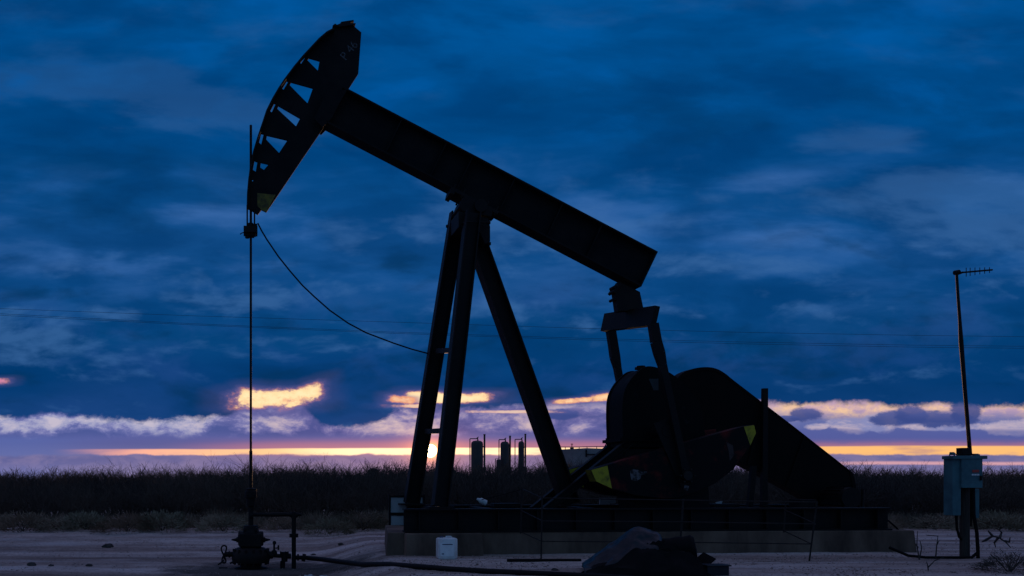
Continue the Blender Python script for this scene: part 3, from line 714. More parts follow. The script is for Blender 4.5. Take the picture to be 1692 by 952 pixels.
c_ = L(453.5, 897); ga_.cyl(c_ + Vector((0, -.03, 0)), c_ + Vector((0, .03, 0)), .042, n=14).cyl(L(455, 906), L(460, 905), .014, n=6).cyl(L(460, 901), L(460, 909), .02, n=8)
P_(ga_, 'pressure_gauge')
# flow line running off along the ground
fp = []
for (px, py, Y) in ((508, 922, YW), (530, 924, 17.9), (560, 928, 17.0), (600, 933, 16.1), (640, 938, 15.3), (690, 943.5, 14.5), (740, 947.5, 14.1), (800, 951, 13.75), (870, 955, 13.45), (960, 960, 13.1), (1060, 966, 12.6)):
    p = W(px, py, Y); p.z = max(p.z, gz(p.x, p.y) + .035); fp.append(p)
tag(MB().tube(fp, .05, 10).build('flow_line', 'pipe', smooth=True), 'dark steel pipe running along the dirt away from the wellhead', 'pipe')

# ------------------------------------------------------------------ guard railing
gr = empty('guard_rail', (*W(896, 927, 15.9).xy, 0), 'thin pipe safety railing in front of the gearbox', 'railing')
g0 = gr.location.copy()
def G(px, py, Y): return W(px, py, Y) - g0
for (a, c_) in (((896, 820), (894, 929)), ((1350, 828), (1337, 929))): P(MB().cyl(G(*a, 15.9), G(*c_, 15.9), .015, n=8), 'post', 'galv', gr)
P(MB().cyl(G(1129, 824, 15.95), G(1124, 900, 15.95), .02, n=8), 'post', 'galv', gr)
P(MB().cyl(G(863, 806, 17.05), G(860, 882, 17.05), (.016), n=8), 'post', 'galv', gr); P(MB().cyl(G(1298, 832, 16.95), G(1295, 880, 16.95), (.016), n=8), 'post', 'galv', gr)
for (l, m_, r__, bl, br_) in (((896, 823), (1129, 826.5), (1351, 830), (863, 808), (1300, 829)), ((896, 861), (1128, 862.5), (1348, 866), (862, 844), (1297, 843)), ((895, 894.5), (1126, 896), (1341, 899), (861, 879), (1297, 878))):
    P(MB().tube([G(*l, 15.9), G(*m_, 15.93), G(*r__, 15.9)], .011, 6), 'rail', 'galv', gr)
    P(MB().tube([G(*l, 15.9), G(*bl, 17.05)], .011, 6), 'rail', 'galv', gr); P(MB().tube([G(*r__, 15.9), G(*br_, 16.95)], .011, 6), 'rail', 'galv', gr)

# ------------------------------------------------------------------ white board in a dark frame at the end of the base
bdr = empty('board', toW((U(668, 877, 1.46).x, 1.46, ZC)), 'white board in a dark frame standing at the head end of the base', 'board', rz=TH)
o_ = Vector((U(668, 877, 1.46).x, 1.46, ZC)); lo = lambda px, py: (lambda p: (p.x - o_.x, p.z - ZC))(U(px, py, 1.46))
P(MB().prism([lo(645.5, 822), lo(698, 822), lo(698, 847), lo(645.5, 847)], .0, .02), 'panel', 'white', bdr)
P(MB().prism([lo(646, 852), lo(698, 852), lo(698, 877), lo(646, 877)], .0, .02), 'panel', 'white', bdr)
fr = MB().prism([lo(642.5, 817), lo(645.5, 817), lo(645.5, 880), lo(642.5, 880)], -.02, .05).prism([lo(645.7, 818.5), lo(699, 818.5), lo(699, 822), lo(645.7, 822)], -.02, .05)
fr.prism([lo(645.7, 847), lo(699, 847), lo(699, 852), lo(645.7, 852)], -.02, .05).prism([lo(645.7, 877), lo(699, 877), lo(699, 880), lo(645.7, 880)], -.02, .05).prism([lo(699.2, 817), lo(702, 817), lo(702, 880), lo(699.2, 880)], -.02, .05)
P(fr, 'frame', 'steel', bdr)
# pale sheets on the far side of the gearbox
p0 = toW(U(1004, 842, 1.45)); sh = MB()
def Q(px, py): p = toW(U(px, py, 1.45)); return (p.x - p0.x, p.z - p0.z)
sh.prism([Q(991, 823), Q(1017, 823), Q(1017, 832), Q(1007.5, 832), Q(1007.5, 843), Q(991, 843)], 0, .02)
tag(sh.build('sheet', 'white', loc=p0), 'small pale notched sheet standing on the base under the counterweight', 'sheet')
p0 = toW(U(1163, 838, .9)); sh = MB().prism([(-.06, -.03), (-.02, -.045), (.07, .05), (.03, .06)], 0, .02)
tag(sh.build('paper_scrap', 'white', loc=p0), 'bright scrap lying on the base below the wrist pin', 'scrap')
p0 = toW(U(1128, 805, -1.19)); sh = MB().box((0, 0, 0), (.1, .008, .1), Matrix.Rotation(.25, 3, 'Y'))
sh = sh.build('tag_plate', 'bare', pj); sh.location = U(1134, 806, -1.13)
p0 = toW(U(1167, 836, .6)); sh = MB().prism([(-.07, .07), (.09, .1), (.06, .03), (.03, -.06), (-.05, -.03)], 0, .03)
tag(sh.build('rag', 'white', loc=toW(U(1188, 835, .9))), 'pale crumpled rag on the base beneath the belt guard', 'rag')
# white bottle hung on a wire between the post and the railing
wb_ = MB().tube([W(865, 808, 17.1), W(832, 817, 18), W(795, 826, 19.5)], .008, 5)
tag(wb_.build('tie_wire', 'rubber'), 'thin dark wire running from the railing to the white bottle', 'wire')
bt = MB().lathe((0, 0, -.13), [(.03, 0), (.065, .02), (.065, .16), (.03, .21), (.025, .25)], 14)
bo_ = bt.build('bottle', 'jug', loc=W(796, 828, 19.5), smooth=True); bo_.rotation_euler = (0, math.radians(-65), 0)
tag(bo_, 'small white bottle tied to the wire behind the base frame', 'bottle')

# ------------------------------------------------------------------ plastic jug in front of the concrete
pjg = W(738, 923, 16.35); pjg.z = gz(pjg.x, pjg.y)
jg = empty('plastic_jug', pjg, 'square white plastic jug with a paper label standing against the concrete', 'jug', rz=.06)
jb = MB(); prof = [(.17, .155, 0.01), (.185, .165, .04), (.185, .165, .37), (.18, .16, .39), (.16, .14, .405), (.10, .08, .412)]
vs = []; fs = []
for a, c_, z in prof:
    for k in range(16):
        an = k * .3927 + .196; cx_, sy_ = math.cos(an), math.sin(an); pw = 9; d = (abs(cx_)**pw + abs(sy_)**pw)**(-1/pw)
        vs.append((a * cx_ * d, c_ * sy_ * d, z))
for i in range(len(prof) - 1):
    for k in range(16): j = (k + 1) % 16; fs.append((i*16 + k, i*16 + j, (i+1)*16 + j, (i+1)*16 + k))
fs += [tuple(range(15, -1, -1)), tuple(range(80, 96))]
P(jb.add(vs, fs), 'body', 'jug', jg, smooth=True)
P(MB().cyl((-.10, 0, .405), (-.10, 0, .435), .035, n=14), 'cap', 'ink', jg)
P(MB().tube([(-.02, 0, .40), (-.01, 0, .43), (.08, 0, .43), (.11, 0, .40)], .014, 8), 'handle', 'jug', jg)
lb = P(MB().box((-.03, -.1675, .19), (.26, .003, .25)), 'label', 'paper', jg)
for c_, d_2 in (((-.02, -.1705, .29), (.2, .002, .018)), ((-.11, -.1705, .11), (.04, .002, .02))): P(MB().box(c_, d_2), 'print', 'ink', lb)

# ------------------------------------------------------------------ control cabinet on its post
YP = 16.5; pp_ = W(1594, 922, YP); pp_.z = 0
cp = empty('control_cabinet', pp_, 'teal grey electrical control cabinet on a wooden post', 'control cabinet')
def K(px, py, dy=0.): return W(px, py, YP + dy) - pp_
def kbox(x0_, y0_, x1_, y1_, d0, d1): a, c_ = K(x0_, y0_, d0), K(x1_, y1_, d0); return MB().box(((a.x + c_.x)/2, (d0 + d1)/2, (a.z + c_.z)/2), (abs(c_.x - a.x), d1 - d0, abs(c_.z - a.z)))
P(MB().cyl((0, 0, -.3), K(1594, 806), .085, .078, n=14), 'post', 'wood', cp, smooth=True)
P(kbox(1574, 754.5, 1588, 852, -.20, .04), 'tall_cabinet', 'cabinet', cp, bevel=.012)
sm_ = P(kbox(1589, 757, 1624, 806, -.24, .02), 'small_cabinet', 'cabinet', cp, bevel=.012)
P(kbox(1575, 753, 1632, 758.5, -.26, .04).box(K(1574, 750, -.1), (.09, .05, .04)).box(K(1613, 752, -.1), (.08, .1, .03)), 'rain_hood', 'cabinet', cp, bevel=.008)
P(kbox(1590, 740, 1604, 753, -.06, .1).box(K(1598, 751, 0), (.3, .2, .025)), 'junction_box', 'steel', cp, bevel=.006)
P(MB().cyl(K(1571, 750, -.2), K(1577, 750, -.2), .025, n=8).tube([K(1569, 753, -.2), K(1570, 748, -.2), K(1576, 748, -.2), K(1577, 753, -.2)], .014, 6), 'lifting_eye', 'cabinet', cp)
wl_ = P(MB().box(K(1612, 778.5, -.24) + Vector((0, -.0025, 0)), (.13, .003, .05)), 'warning_label', 'red', sm_)
lt = MB()
for k in range(5): lt.box(K(1606.5 + k * 2.6, 784.5, -.24) + Vector((0, -.0025, 0)), (.021, .003, .03))
P(lt, 'label_text', 'paper', sm_)
P(kbox(1589.5, 803.5, 1623.5, 806, -.252, -.242), 'door_lip', 'cabinet', sm_)
for y_ in (775, 792): P(MB().cyl(K(1590.2, y_ - 2.5, -.25), K(1590.2, y_ + 2.5, -.25), .012, n=8), 'hinge', 'cabinet', sm_)
P(MB().box(K(1621, 790, -.26), (.03, .03, .09)), 'latch', 'steel', sm_)
P(kbox(1609, 808, 1618, 856, .04, .12), 'wireway', 'cabinet', cp)
P(MB().tube([K(1580, 850, -.1), K(1581, 872, -.1), K(1585, 888, -.05), K(1590, 893, 0)], .022, 8), 'conduit', 'rubber', cp)
P(MB().tube([K(1608, 806, -.15), K(1609, 850, -.15), K(1614, 880, -.15), K(1616, 912, -.15), K(1616, 924, -.12)], .03, 8), 'conduit', 'rubber', cp)
P(MB().tube([K(1604, 806, .1), K(1604, 850, .1), K(1603, 870, .1)], .03, 8), 'conduit', 'rubber', cp)
an = empty('antenna', K(1603, 754) + pp_, 'tall leaning antenna mast with a short yagi on the cabinet', 'antenna')
def N(px, py, dy=0.): return W(px, py, YP + dy) - an.location
P(MB().tube([N(1603, 753), N(1600, 715), N(1594, 640), N(1588, 565), N(1586, 530), N(1583, 490), N(1580.5, 450)], [.036, .034, .034, .04, .028, .026, .024], 8), 'mast', 'pipe', an)
P(MB().tube([N(1603.5, 745, -.05), N(1600, 715, -.05), N(1593, 650, -.06)], .012, 5), 'lead_cable', 'rubber', an)
P(MB().cyl(N(1577, 451), N(1585, 449.5), .045, n=8).cyl(N(1583, 451), N(1639.5, 446), .017, n=8).cyl(N(1583, 453), N(1591, 450), .02, n=6), 'boom', 'pipe', an)
for k, x_ in enumerate((1596.5, 1603, 1611, 1619, 1627, 1635)):
    yb = 451 - (x_ - 1583) * 5 / 56.5; hl = 7.2 - k * .5; P(MB().cyl(N(x_, yb - hl), N(x_, yb + hl), .007, n=6), 'element', 'pipe', an)

# ------------------------------------------------------------------ tarp heap, roll, board and box
def heap(sil, Y, depth, seed, folds, thick_name):
    n, m = 84, 48; vs = []; fs = []
    X_ = [W(a, b, Y) for a, b in sil]; xs_ = [p.x for p in X_]; zs_ = [p.z for p in X_]
    for i in range(n):
        x = xs_[0] + (xs_[-1] - xs_[0]) * i / (n - 1); zt_ = float(np.interp(x, xs_, zs_))
        for j in range(m):
            s_ = -1 + 2 * j / (m - 1); k = max(0, 1 - abs(s_)**2.1)**.6
            t_ = i / (n - 1); nn = noise.noise(Vector((x * 1.6, s_ * 1.2, seed)))
            fo = .9 - 1.5 * abs(math.sin(s_ * 4.2 + t_ * 3.5 + 1.6 * nn + seed))**.7 + .6 * math.sin(s_ * 3.2 - t_ * 11 + nn * 3)
            z = zt_ * k + folds * .30 * fo * min(1, zt_ / .35) * (abs(s_) > .06) * (1 - abs(s_)**4) + .03 * nn
            vs.append((x + .05 * nn, Y + s_ * depth * (.6 + .4 * min(1, zt_ / .5)), max(z, -.05)))
    for i in range(n - 1):
        for j in range(m - 1): a = i*m + j; fs.append((a, a + 1, a + m + 1, a + m))
    mb = MB(); mb.add(vs, fs); return mb
rows = [(14.55, [(964, 934), (985, 926), (1008, 915), (1030, 905), (1052, 900), (1070, 902), (1086, 905), (1094, 915), (1098, 925), (1101, 936)]),
        (14.2, [(962, 932), (984, 913), (1008, 895), (1031, 878), (1049, 867), (1068, 870), (1086, 875), (1093, 888), (1098, 906), (1102, 936)]),
        (14.05, [(961, 933), (980, 921), (1004, 904), (1029, 885), (1050, 868), (1069, 874), (1087, 877), (1095, 892), (1100, 910), (1103, 938)]),
        (13.85, [(962, 936), (978, 930), (1000, 917), (1027, 900), (1052, 884), (1068, 879), (1088, 884), (1096, 899), (1101, 916), (1104, 940)]),
        (13.78, [(964, 939), (983, 938), (1007, 924), (1030, 911), (1050, 892), (1070, 895), (1088, 891), (1096, 908), (1101, 922), (1104, 942)]),
        (13.62, [(965, 941), (980, 936), (1003, 931), (1032, 917), (1053, 908), (1069, 900), (1088, 903), (1096, 914), (1101, 929), (1104, 944)]),
        (13.55, [(967, 947), (986, 948), (1006, 946), (1031, 934), (1052, 926), (1070, 922), (1088, 921), (1096, 930), (1101, 938), (1104, 948)]),
        (13.45, [(968, 953), (988, 953), (1008, 953), (1031, 953), (1052, 953), (1070, 953), (1088, 953), (1096, 953), (1101, 953), (1104, 953)])]
tb_ = MB(); tv = []
for r_i, (yy, pp) in enumerate(rows):
    for c_i, (a_, b_) in enumerate(pp):
        p = W(a_, b_, yy + .05 * math.sin(c_i * 2.1 + r_i)); p.z = max(p.z + .02 * math.sin(c_i * 3.3 + r_i * 1.7), -.02); tv.append(p)
tf_ = [(r*10 + c, r*10 + c + 1, r*10 + 11 + c, r*10 + 10 + c) for r in range(len(rows) - 1) for c in range(9)]
tb_.add(tv, tf_); th_ = tb_.build('tarp_heap', 'tarp')
md = th_.modifiers.new('sub', 'SUBSURF'); md.levels = md.render_levels = 3
tx = bpy.data.textures.new('wrinkle', 'CLOUDS'); tx.noise_scale = .22; tx.noise_depth = 3
md = th_.modifiers.new('wr', 'DISPLACE'); md.texture = tx; md.strength = .07; md.texture_coords = 'GLOBAL'
th_.data.polygons.foreach_set('use_smooth', [True] * len(th_.data.polygons)); th_.modifiers.new('s', 'SOLIDIFY').thickness = .012
tag(th_, 'crumpled blue grey tarp heaped over junk in the foreground', 'tarp')
dh = heap([(968, 946), (985, 938), (1020, 932), (1050, 918), (1075, 912), (1100, 905), (1125, 915), (1145, 925), (1160, 940), (1176, 950)], 13.55, .4, 9, .4, 'd').build('junk_pile', 'rubber')
tag(dh, 'low black pile of junk spilling out from under the tarp', 'junk pile')
rl = MB(); c_ = W(1122, 908, 13.85); prof = []
vs = []
rl.lathe((0, 0, 0), [(.05, -.26), (.19, -.25), (.215, -.2), (.20, -.1), (.215, 0), (.2, .1), (.21, .2), (.17, .25), (.05, .26)], 22, 'x')
ro = rl.build('roll', 'rubber', loc=c_, smooth=True); ro.rotation_euler = (0, math.radians(-10), math.radians(-24))
tag(ro, 'black rolled bundle lying against the right side of the tarp', 'roll')
bd = MB().box((0, 0, 0), (.33, .3, .02), Matrix.Rotation(math.radians(-40), 3, 'Y') @ Matrix.Rotation(.35, 3, 'X')); 
tag(bd.build('scrap_board', 'rubber', loc=W(1160, 929, 13.75)), 'tilted dark square of scrap board beside the black roll', 'board')
bx = MB(); c_ = W(1181, 945.5, 13.45); bx.box((0, 0, -.03), (.34, .24, .16)).box((.0, -.01, .06), (.39, .29, .02))
tag(bx.build('crate', 'tarp', loc=(c_.x, c_.y, .11), bevel=.006), 'small dark lidded box at the bottom edge beside the junk', 'box')
hp = [W(x_, y_, 15.7) for x_, y_ in ((838, 930), (880, 931.5), (920, 933), (960, 935))]
for p in hp: p.z = gz(p.x, p.y) + .03
tag(MB().tube(hp, .03, 8).build('hose', 'rubber'), 'short length of black hose lying in front of the concrete', 'hose')

# ------------------------------------------------------------------ far oilfield equipment
def vessel(name, x0_, x1_, ytop, Y, label, pipe, stack, small=None):
    c_ = W((x0_ + x1_) / 2, 795, Y); r = (x1_ - x0_) / 2 * Y / F; zt_ = W(0, ytop, Y).z
    e = empty(name, (c_.x, Y, 0), label, 'separator vessel', 'separator vessels beyond the brush')
    P(MB().lathe((0, 0, 0), [(r, 0), (r, zt_ - .32), (r * .93, zt_ - .12), (r * .65, zt_ + .02), (r * .2, zt_ + .07)], 28), 'shell', 'vessel', e, smooth=True)
    q_ = lambda px, py, dy=0.: W(px, py, Y + dy) - Vector((c_.x, Y, 0))
    px, py, ptop = pipe
    P(MB().tube([q_(px, 795), q_(px, ptop + .5), q_(px + .5, ptop), q_((x0_ + x1_)/2, ptop), q_((x0_ + x1_)/2 + 1.5, ptop + 1), q_((x0_ + x1_)/2 + 2, ytop + 1)], .055, 8), 'vent_pipe', 'vessel', e)
    px, ptop = stack
    P(MB().cyl(q_(px, 795), q_(px, ptop), .11, n=10).cyl(q_(px, ptop + 1), q_(px, ptop - .5), .13, n=10), 'stack', 'vessel', e)
    for y_ in (ytop + 9, ytop + 26): P(MB().box((q_(px, y_) + q_(x1_, y_)) / 2, ((px - x1_) * Y / F + .1, .1, .12)), 'stack_bracket', 'vessel', e)
    P(MB().cyl(q_(px - .5, 772), q_(px - .5, 779), .25, n=10), 'stack_trap', 'vessel', e)
    P(MB().cyl(q_((x0_ + x1_)/2 + 1, ytop), q_((x0_ + x1_)/2 + 1, ytop - 6), .06, n=8).cyl(q_((x0_ + x1_)/2 - .5, ytop - 5), q_((x0_ + x1_)/2 + 2.5, ytop - 7), .05, n=6), 'relief_valve', 'vessel', e)
    return e, q_
vessel('separator_vessel', 778.5, 798, 729, 95, 'widest and leftmost dark separator vessel beyond the brush', (776.5, 0, 725), (800.5, 718))
e2, q2 = vessel('separator_vessel', 827, 841, 730.5, 99, 'middle dark separator vessel with a stubby tank at its foot', (824.5, 0, 726.5), (842.7, 720.5))
P(MB().cyl(q2(824, 795, -.5), q2(824, 761, -.5), .28, n=14).lathe(q2(824, 761, -.5), [(.28, 0), (.18, .12), (.05, .15)], 14).tube([q2(818.6, 795, -.5), q2(818.6, 758, -.5), q2(824, 757, -.5), q2(824, 760, -.5)], .05, 6), 'side_tank', 'vessel', e2)
vessel('separator_vessel', 856.5, 866, 730, 103, 'narrowest dark separator vessel nearest the rear leg', (851, 0, 726), (868, 717.5))
YT = 108; cT = W(969, 795, YT); cT.z = 0; rT = 46 * YT / F; zT = W(0, 743.5, YT).z
tk = empty('oil_tank', cT, 'wide pale oil storage tank behind the brush with a railed roof', 'storage tank')
P(MB().lathe((0, 0, 0), [(rT, 0), (rT, zT), (rT * .96, zT + .03), (.3, zT + .22)], 48), 'shell', 'tank', tk, smooth=True)
qt = lambda px, py, dy=0.: W(px, py, YT + dy) - Vector((cT.x, YT, 0))
rl_ = MB(); 
for y_ in (738.6,): rl_.tube([qt(918, y_, -3.2), qt(955, y_, -3.5), qt(985, y_ - .8, -3.5), qt(1000, y_ - .8, -3)], .04, 6)
for x_ in (922, 934, 945, 957, 970, 986, 998): rl_.cyl(qt(x_, 738.5, -3.3), qt(x_, 744, -3.3), .04, n=6)
P(rl_, 'roof_rail', 'steel', tk)
P(MB().cyl(qt(945, 743), qt(945, 733), .05, n=6).cyl(qt(943, 734), qt(947, 734), .04, n=6).cyl(qt(945, 742), qt(945, 739.5), .25, n=8), 'vent', 'steel', tk)
P(MB().tube([qt(996, 745, -3), qt(998, 741, -3), qt(1003, 731, -3), qt(1012, 730, -3)], .07, 6), 'fill_pipe', 'steel', tk)
P(MB().box(qt(986, 751, -3.45), (2.6, .5, .12)).box(qt(968.5, 749, -3.45), (.1, .3, .9)), 'walkway', 'steel', tk)
sd_ = MB(); cS = W(617, 795, 92); cS.z = -.30
sd_.box((0, 0, 1.5), (1.0, .9, 3.0)).lathe((0, 0, 3.0), [(.5, 0), (.42, .12), (.1, .2)], 12).cyl((.3, 0, 3.0), (.3, 0, 3.3), .05, n=6)
tag(sd_.build('equipment_hut', 'vessel', loc=cS), 'small dark boxy hut just topping the brush far away', 'hut')

# power lines crossing the sky
for name_, pts, lab in (('power_line', [(-500, 488), (0, 510), (320, 522), (640, 532), (960, 542.5), (1240, 549.5), (1500, 554), (1692, 556.5), (2200, 561)], 'highest thin power line sagging across the dusk sky'),
        ('power_line', [(-500, 490), (0, 518.5), (320, 535), (640, 548.5), (960, 559), (1240, 565.5), (1500, 570.3), (1692, 572.3), (2200, 575)], 'middle thin power line, just above the lowest wire'),
        ('power_line', [(-500, 493), (0, 521), (320, 537), (640, 550.5), (960, 561.5), (1240, 568.5), (1500, 573.5), (1692, 575.6), (2200, 579)], 'lowest thin power line of the three crossing the sky')):
    Yl = 62.; mb = MB().tube([W(a, b_, Yl) for a, b_ in pts], .011, 5)
    tag(mb.build(name_, 'wire'), lab, 'power line', 'power lines across the sky')

# ------------------------------------------------------------------ vegetation
def twig_shrub(seed, height, spread, stems, levels, r0):
    """A bare, many-stemmed shrub: arrays of three-sided tapering twigs."""
    r_ = random.Random(seed); segs = []
    def grow(p, d, ln, rad, lev):
        n = 2 if lev < levels else 1
        for k in range(n):
            d2 = (d + Vector((r_.gauss(0, .22), r_.gauss(0, .22), r_.gauss(.05, .16)))).normalized()
            q_ = p + d2 * ln / n; segs.append((p, q_, rad, rad * .72)); p, d, rad = q_, d2, rad * .72
            if lev < levels:
                for _ in range(2 if lev < levels - 1 else 3):
                    dd = (d + Vector((r_.gauss(0, .6), r_.gauss(0, .6), r_.gauss(.15, .4)))).normalized()
                    grow(p, dd, ln * r_.uniform(.45, .72), rad * .7, lev + 1)
    for _ in range(stems):
        a = r_.uniform(0, 6.283); d = Vector((math.cos(a) * spread, math.sin(a) * spread, 1)).normalized()
        grow(Vector((math.cos(a) * .12, math.sin(a) * .12, -.05)), d, height * r_.uniform(.42, .6), r0, 0)
    V = np.zeros((len(segs) * 6, 3)); Fq = np.zeros((len(segs) * 3, 4), int)
    for i, (a, b_, ra_, rb_) in enumerate(segs):
        t = (b_ - a).normalized(); x = t.orthogonal().normalized(); y = t.cross(x)
        for k in range(3):
            o = x * math.cos(k * 2.0944) + y * math.sin(k * 2.0944)
            V[i*6 + k] = a + o * ra_; V[i*6 + 3 + k] = b_ + o * rb_
            Fq[i*3 + k] = (i*6 + k, i*6 + (k + 1) % 3, i*6 + 3 + (k + 1) % 3, i*6 + 3 + k)
    V[:, 2] *= height / max(V[:, 2].max(), .1)
    return V, Fq
def big_mesh(name, vs, fs, m):
    V = np.concatenate(vs); Fq = np.concatenate(fs); k = Fq.shape[1]
    me = bpy.data.meshes.new(name); me.vertices.add(len(V)); me.vertices.foreach_set('co', V.ravel().astype(np.float32))
    me.loops.add(Fq.size); me.loops.foreach_set('vertex_index', Fq.ravel().astype(np.int32))
    me.polygons.add(len(Fq)); me.polygons.foreach_set('loop_start', np.arange(0, Fq.size, k, dtype=np.int32))
    me.update(calc_edges=True); me.validate(); me.materials.append(M[m])
    o = bpy.data.objects.new(name, me); C.objects.link(o); return o
def scatter(protos, places):
    vs, fs, off = [], [], 0
    for (x, y, z, s, rz, k) in places:
        V, Fq = protos[k]; c_, s_ = math.cos(rz), math.sin(rz)
        W_ = np.stack([(V[:, 0]*c_ - V[:, 1]*s_) * s + x, (V[:, 0]*s_ + V[:, 1]*c_) * s + y, V[:, 2] * s + z], 1)
        vs.append(W_); fs.append(Fq + off); off += len(V)
    return vs, fs
mesq = [twig_shrub(20 + i, 2.0, .8, 8, 2, .022) for i in range(7)]
mesq += [twig_shrub(40 + i, 2.0, .8, 8, 2, .042) for i in range(7)]
for V, _ in mesq: V[:, 2] = 2.0 * np.maximum(V[:, 2] / 2.0, 0) ** .78
pl = []
for row, (Y, dens, n_) in enumerate([(29.2, 1, 95), (30.5, 1, 110), (32.2, 1, 115), (34.5, 1, 120), (37.5, 1, 125), (41, 1, 125), (46, 1, 130), (53, 1, 130), (62, 1, 135), (74, 1, 130), (88, 1, 130)]):
    x0_, x1_ = (-60 - 516) / F * Y - 3, (1760 - 516) / F * Y + 3
    for k in range(n_):
        yy = Y + random.gauss(0, .05 * Y * .35); x = x0_ + (x1_ - x0_) * (k + random.random()) / n_
        if 90 < yy: continue
        hgt = (1.5 + (22 + 11 * sstep(0, 8, (x / yy * 14 + 5.16)) * sstep(17, 12, (x / yy * 14 + 5.16))) * min(yy, 85) / F) / 2.0 * 1.06
        far = sstep(29, 40, yy)
        if row < 2: hgt *= .9
        s = hgt * random.uniform(.74, 1.0) * (1 + .16 * noise.noise(Vector((x * .16, yy * .16, 5))))
        if random.random() < .10: s *= 1.14
        pl.append((x, yy, 0, s, random.uniform(0, 6.28), random.randrange(7) + (7 if yy > 38 else 0)))
for (px, Y, top) in ((590, 40, 758), (578, 42, 764), (497, 45, 766), (455, 43, 765), (1655, 38, 771), (1468, 44, 770), (1690, 40, 776), (985, 60, 755), (1000, 62, 757), (905, 60, 760), (700, 50, 772), (1040, 60, 772), (1420, 50, 774), (820, 60, 768), (765, 58, 768)):
    p = W(px, top, Y); pl.append((p.x, Y, 0, p.z / 2.0, random.uniform(0, 6.28), random.randrange(7)))
bru = big_mesh('brush_thicket', *scatter(mesq, pl), 'bark')
tag(bru, 'dense thicket of bare mesquite brush beyond the dirt road', 'brush', kind='stuff')

# tufted dry grass at the foot of the brush
def tuft(seed, n, h, sp):
    r_ = random.Random(seed); V = []; Fq = []
    for i in range(n):
        a = r_.uniform(0, 6.283); rr = r_.uniform(0, sp); x, y = rr * math.cos(a), rr * math.sin(a)
        hh = h * r_.uniform(.5, 1.1); lx, ly = r_.gauss(0, .35) * hh + x * .5, r_.gauss(0, .35) * hh + y * .5; w = .006
        wa = r_.uniform(0, 3.14); wx, wy = w * math.cos(wa), w * math.sin(wa); o = len(V)
        V += [(x - wx, y - wy, 0), (x + wx, y + wy, 0), (x + lx*.45 + wx*.7, y + ly*.45 + wy*.7, hh*.6), (x + lx*.45 - wx*.7, y + ly*.45 - wy*.7, hh*.6),
              (x + lx + wx*.15, y + ly + wy*.15, hh), (x + lx - wx*.15, y + ly - wy*.15, hh)]
        Fq += [(o, o+1, o+2, o+3), (o+3, o+2, o+4, o+5)]
    return np.array(V), np.array(Fq)
tufts = [tuft(60 + i, 90, .42, .28) for i in range(5)]
pl = []
for k in range(520):
    Y = 26.6 + abs(random.gauss(0, 1.3)) + .5 * noise.noise(Vector((k * .37, 0, 0))); px = random.uniform(-60, 1760)
    x = (px - 516) / F * Y; Y += .55 * noise.noise(Vector((x * .35, 2.2, 0)))
    pl.append((x, Y, gz(x, Y), random.uniform(.55, 1.25) * (1 + .5 * noise.noise(Vector((x * .5, Y, 4)))), random.uniform(0, 6.28), random.randrange(5)))
dg = big_mesh('dry_grass', *scatter(tufts, pl), 'straw')
tag(dg, 'strip of dry grass tufts along the foot of the brush', 'grass', kind='stuff')

# rounded bushes at the road edge, each its own
def bush_mesh(seed, n=1500):
    r_ = random.Random(seed); V = []; Fq = []
    for i in range(n):
        a = r_.uniform(0, 6.283); el = math.asin(r_.uniform(0, 1)); rr = r_.uniform(.35, 1.)**.5
        lump = 1 + .28 * noise.noise(Vector((math.cos(a) * 1.7 + seed, math.sin(a) * 1.7, el * 2)))
        p = Vector((math.cos(a) * math.cos(el), math.sin(a) * math.cos(el), math.sin(el) * .8)) * rr * lump
        d = (p.normalized() + Vector((r_.gauss(0, .5), r_.gauss(0, .5), r_.gauss(.3, .5)))).normalized(); s_ = d.orthogonal().normalized()
        ln, w = r_.uniform(.07, .2), r_.uniform(.008, .02); o = len(V)
        V += [p - s_*w, p + s_*w, p + d*ln + s_*w*.4, p + d*ln - s_*w*.4]; Fq.append((o, o+1, o+2, o+3))
    return np.array([tuple(v) for v in V]), np.array(Fq)
bm_p = [bush_mesh(100 + i) for i in range(4)]
def stems_mesh(seed):
    r_ = random.Random(seed); mb = MB()
    for k in range(9):
        a = r_.uniform(0, 6.283); e = r_.uniform(.3, .9); d = Vector((math.cos(a)*e, math.sin(a)*e, .75))
        mb.tube([(0, 0, -.05), tuple(d * .4), tuple(d * .8 + Vector((r_.gauss(0, .06), r_.gauss(0, .06), 0)))], [.02, .012, .005], 4)
    return mb
bushes = [(38, 25.8, 26, 'far left low bush at the foot of the brush, near the frame edge'), (95, 26.0, 20, 'small dark bush between the far left bush and the rounded grey one'),
          (140, 26.4, 24, 'grey tufted bush just left of the roundest bush on the left'), (209, 25.6, 27, 'roundest grey bush standing alone left of the wellhead'),
          (268, 25.9, 27, 'spreading green bush between the round bush and the wellhead'), (368, 25.8, 25, 'tawny bush just left of the wellhead'),
          (470, 26.2, 22, 'dark low bush right behind the bleed pipe'), (545, 24.9, 22, 'flattened grey bush closest to the road right of the wellhead'), (600, 26.0, 28, 'wide green bush left of the white board'),
          (1445, 26.0, 20, 'low bush just beyond the tail end of the base'), (1545, 26.2, 22, 'dusty bush immediately left of the control cabinet'), (1650, 26.0, 25, 'broad low bush right of the control cabinet')]
for i, (px, Y, hpx, lab) in enumerate(bushes):
    x = (px - 516) / F * Y; e = empty('bush', (x, Y, gz(x, Y)), lab, 'bush', 'bushes along the road edge', rz=i * 1.3)
    s = hpx * Y / F / .8; V, Fq = bm_p[i % 4]
    f_ = big_mesh('foliage', [V * np.array([s * 1.6, s * 1.3, s * 1.12])], [Fq], 'leaf' if i % 3 else 'straw'); f_.parent = e
    sm2 = stems_mesh(i).build('stem', 'bark', e); sm2.scale = (s, s, s)

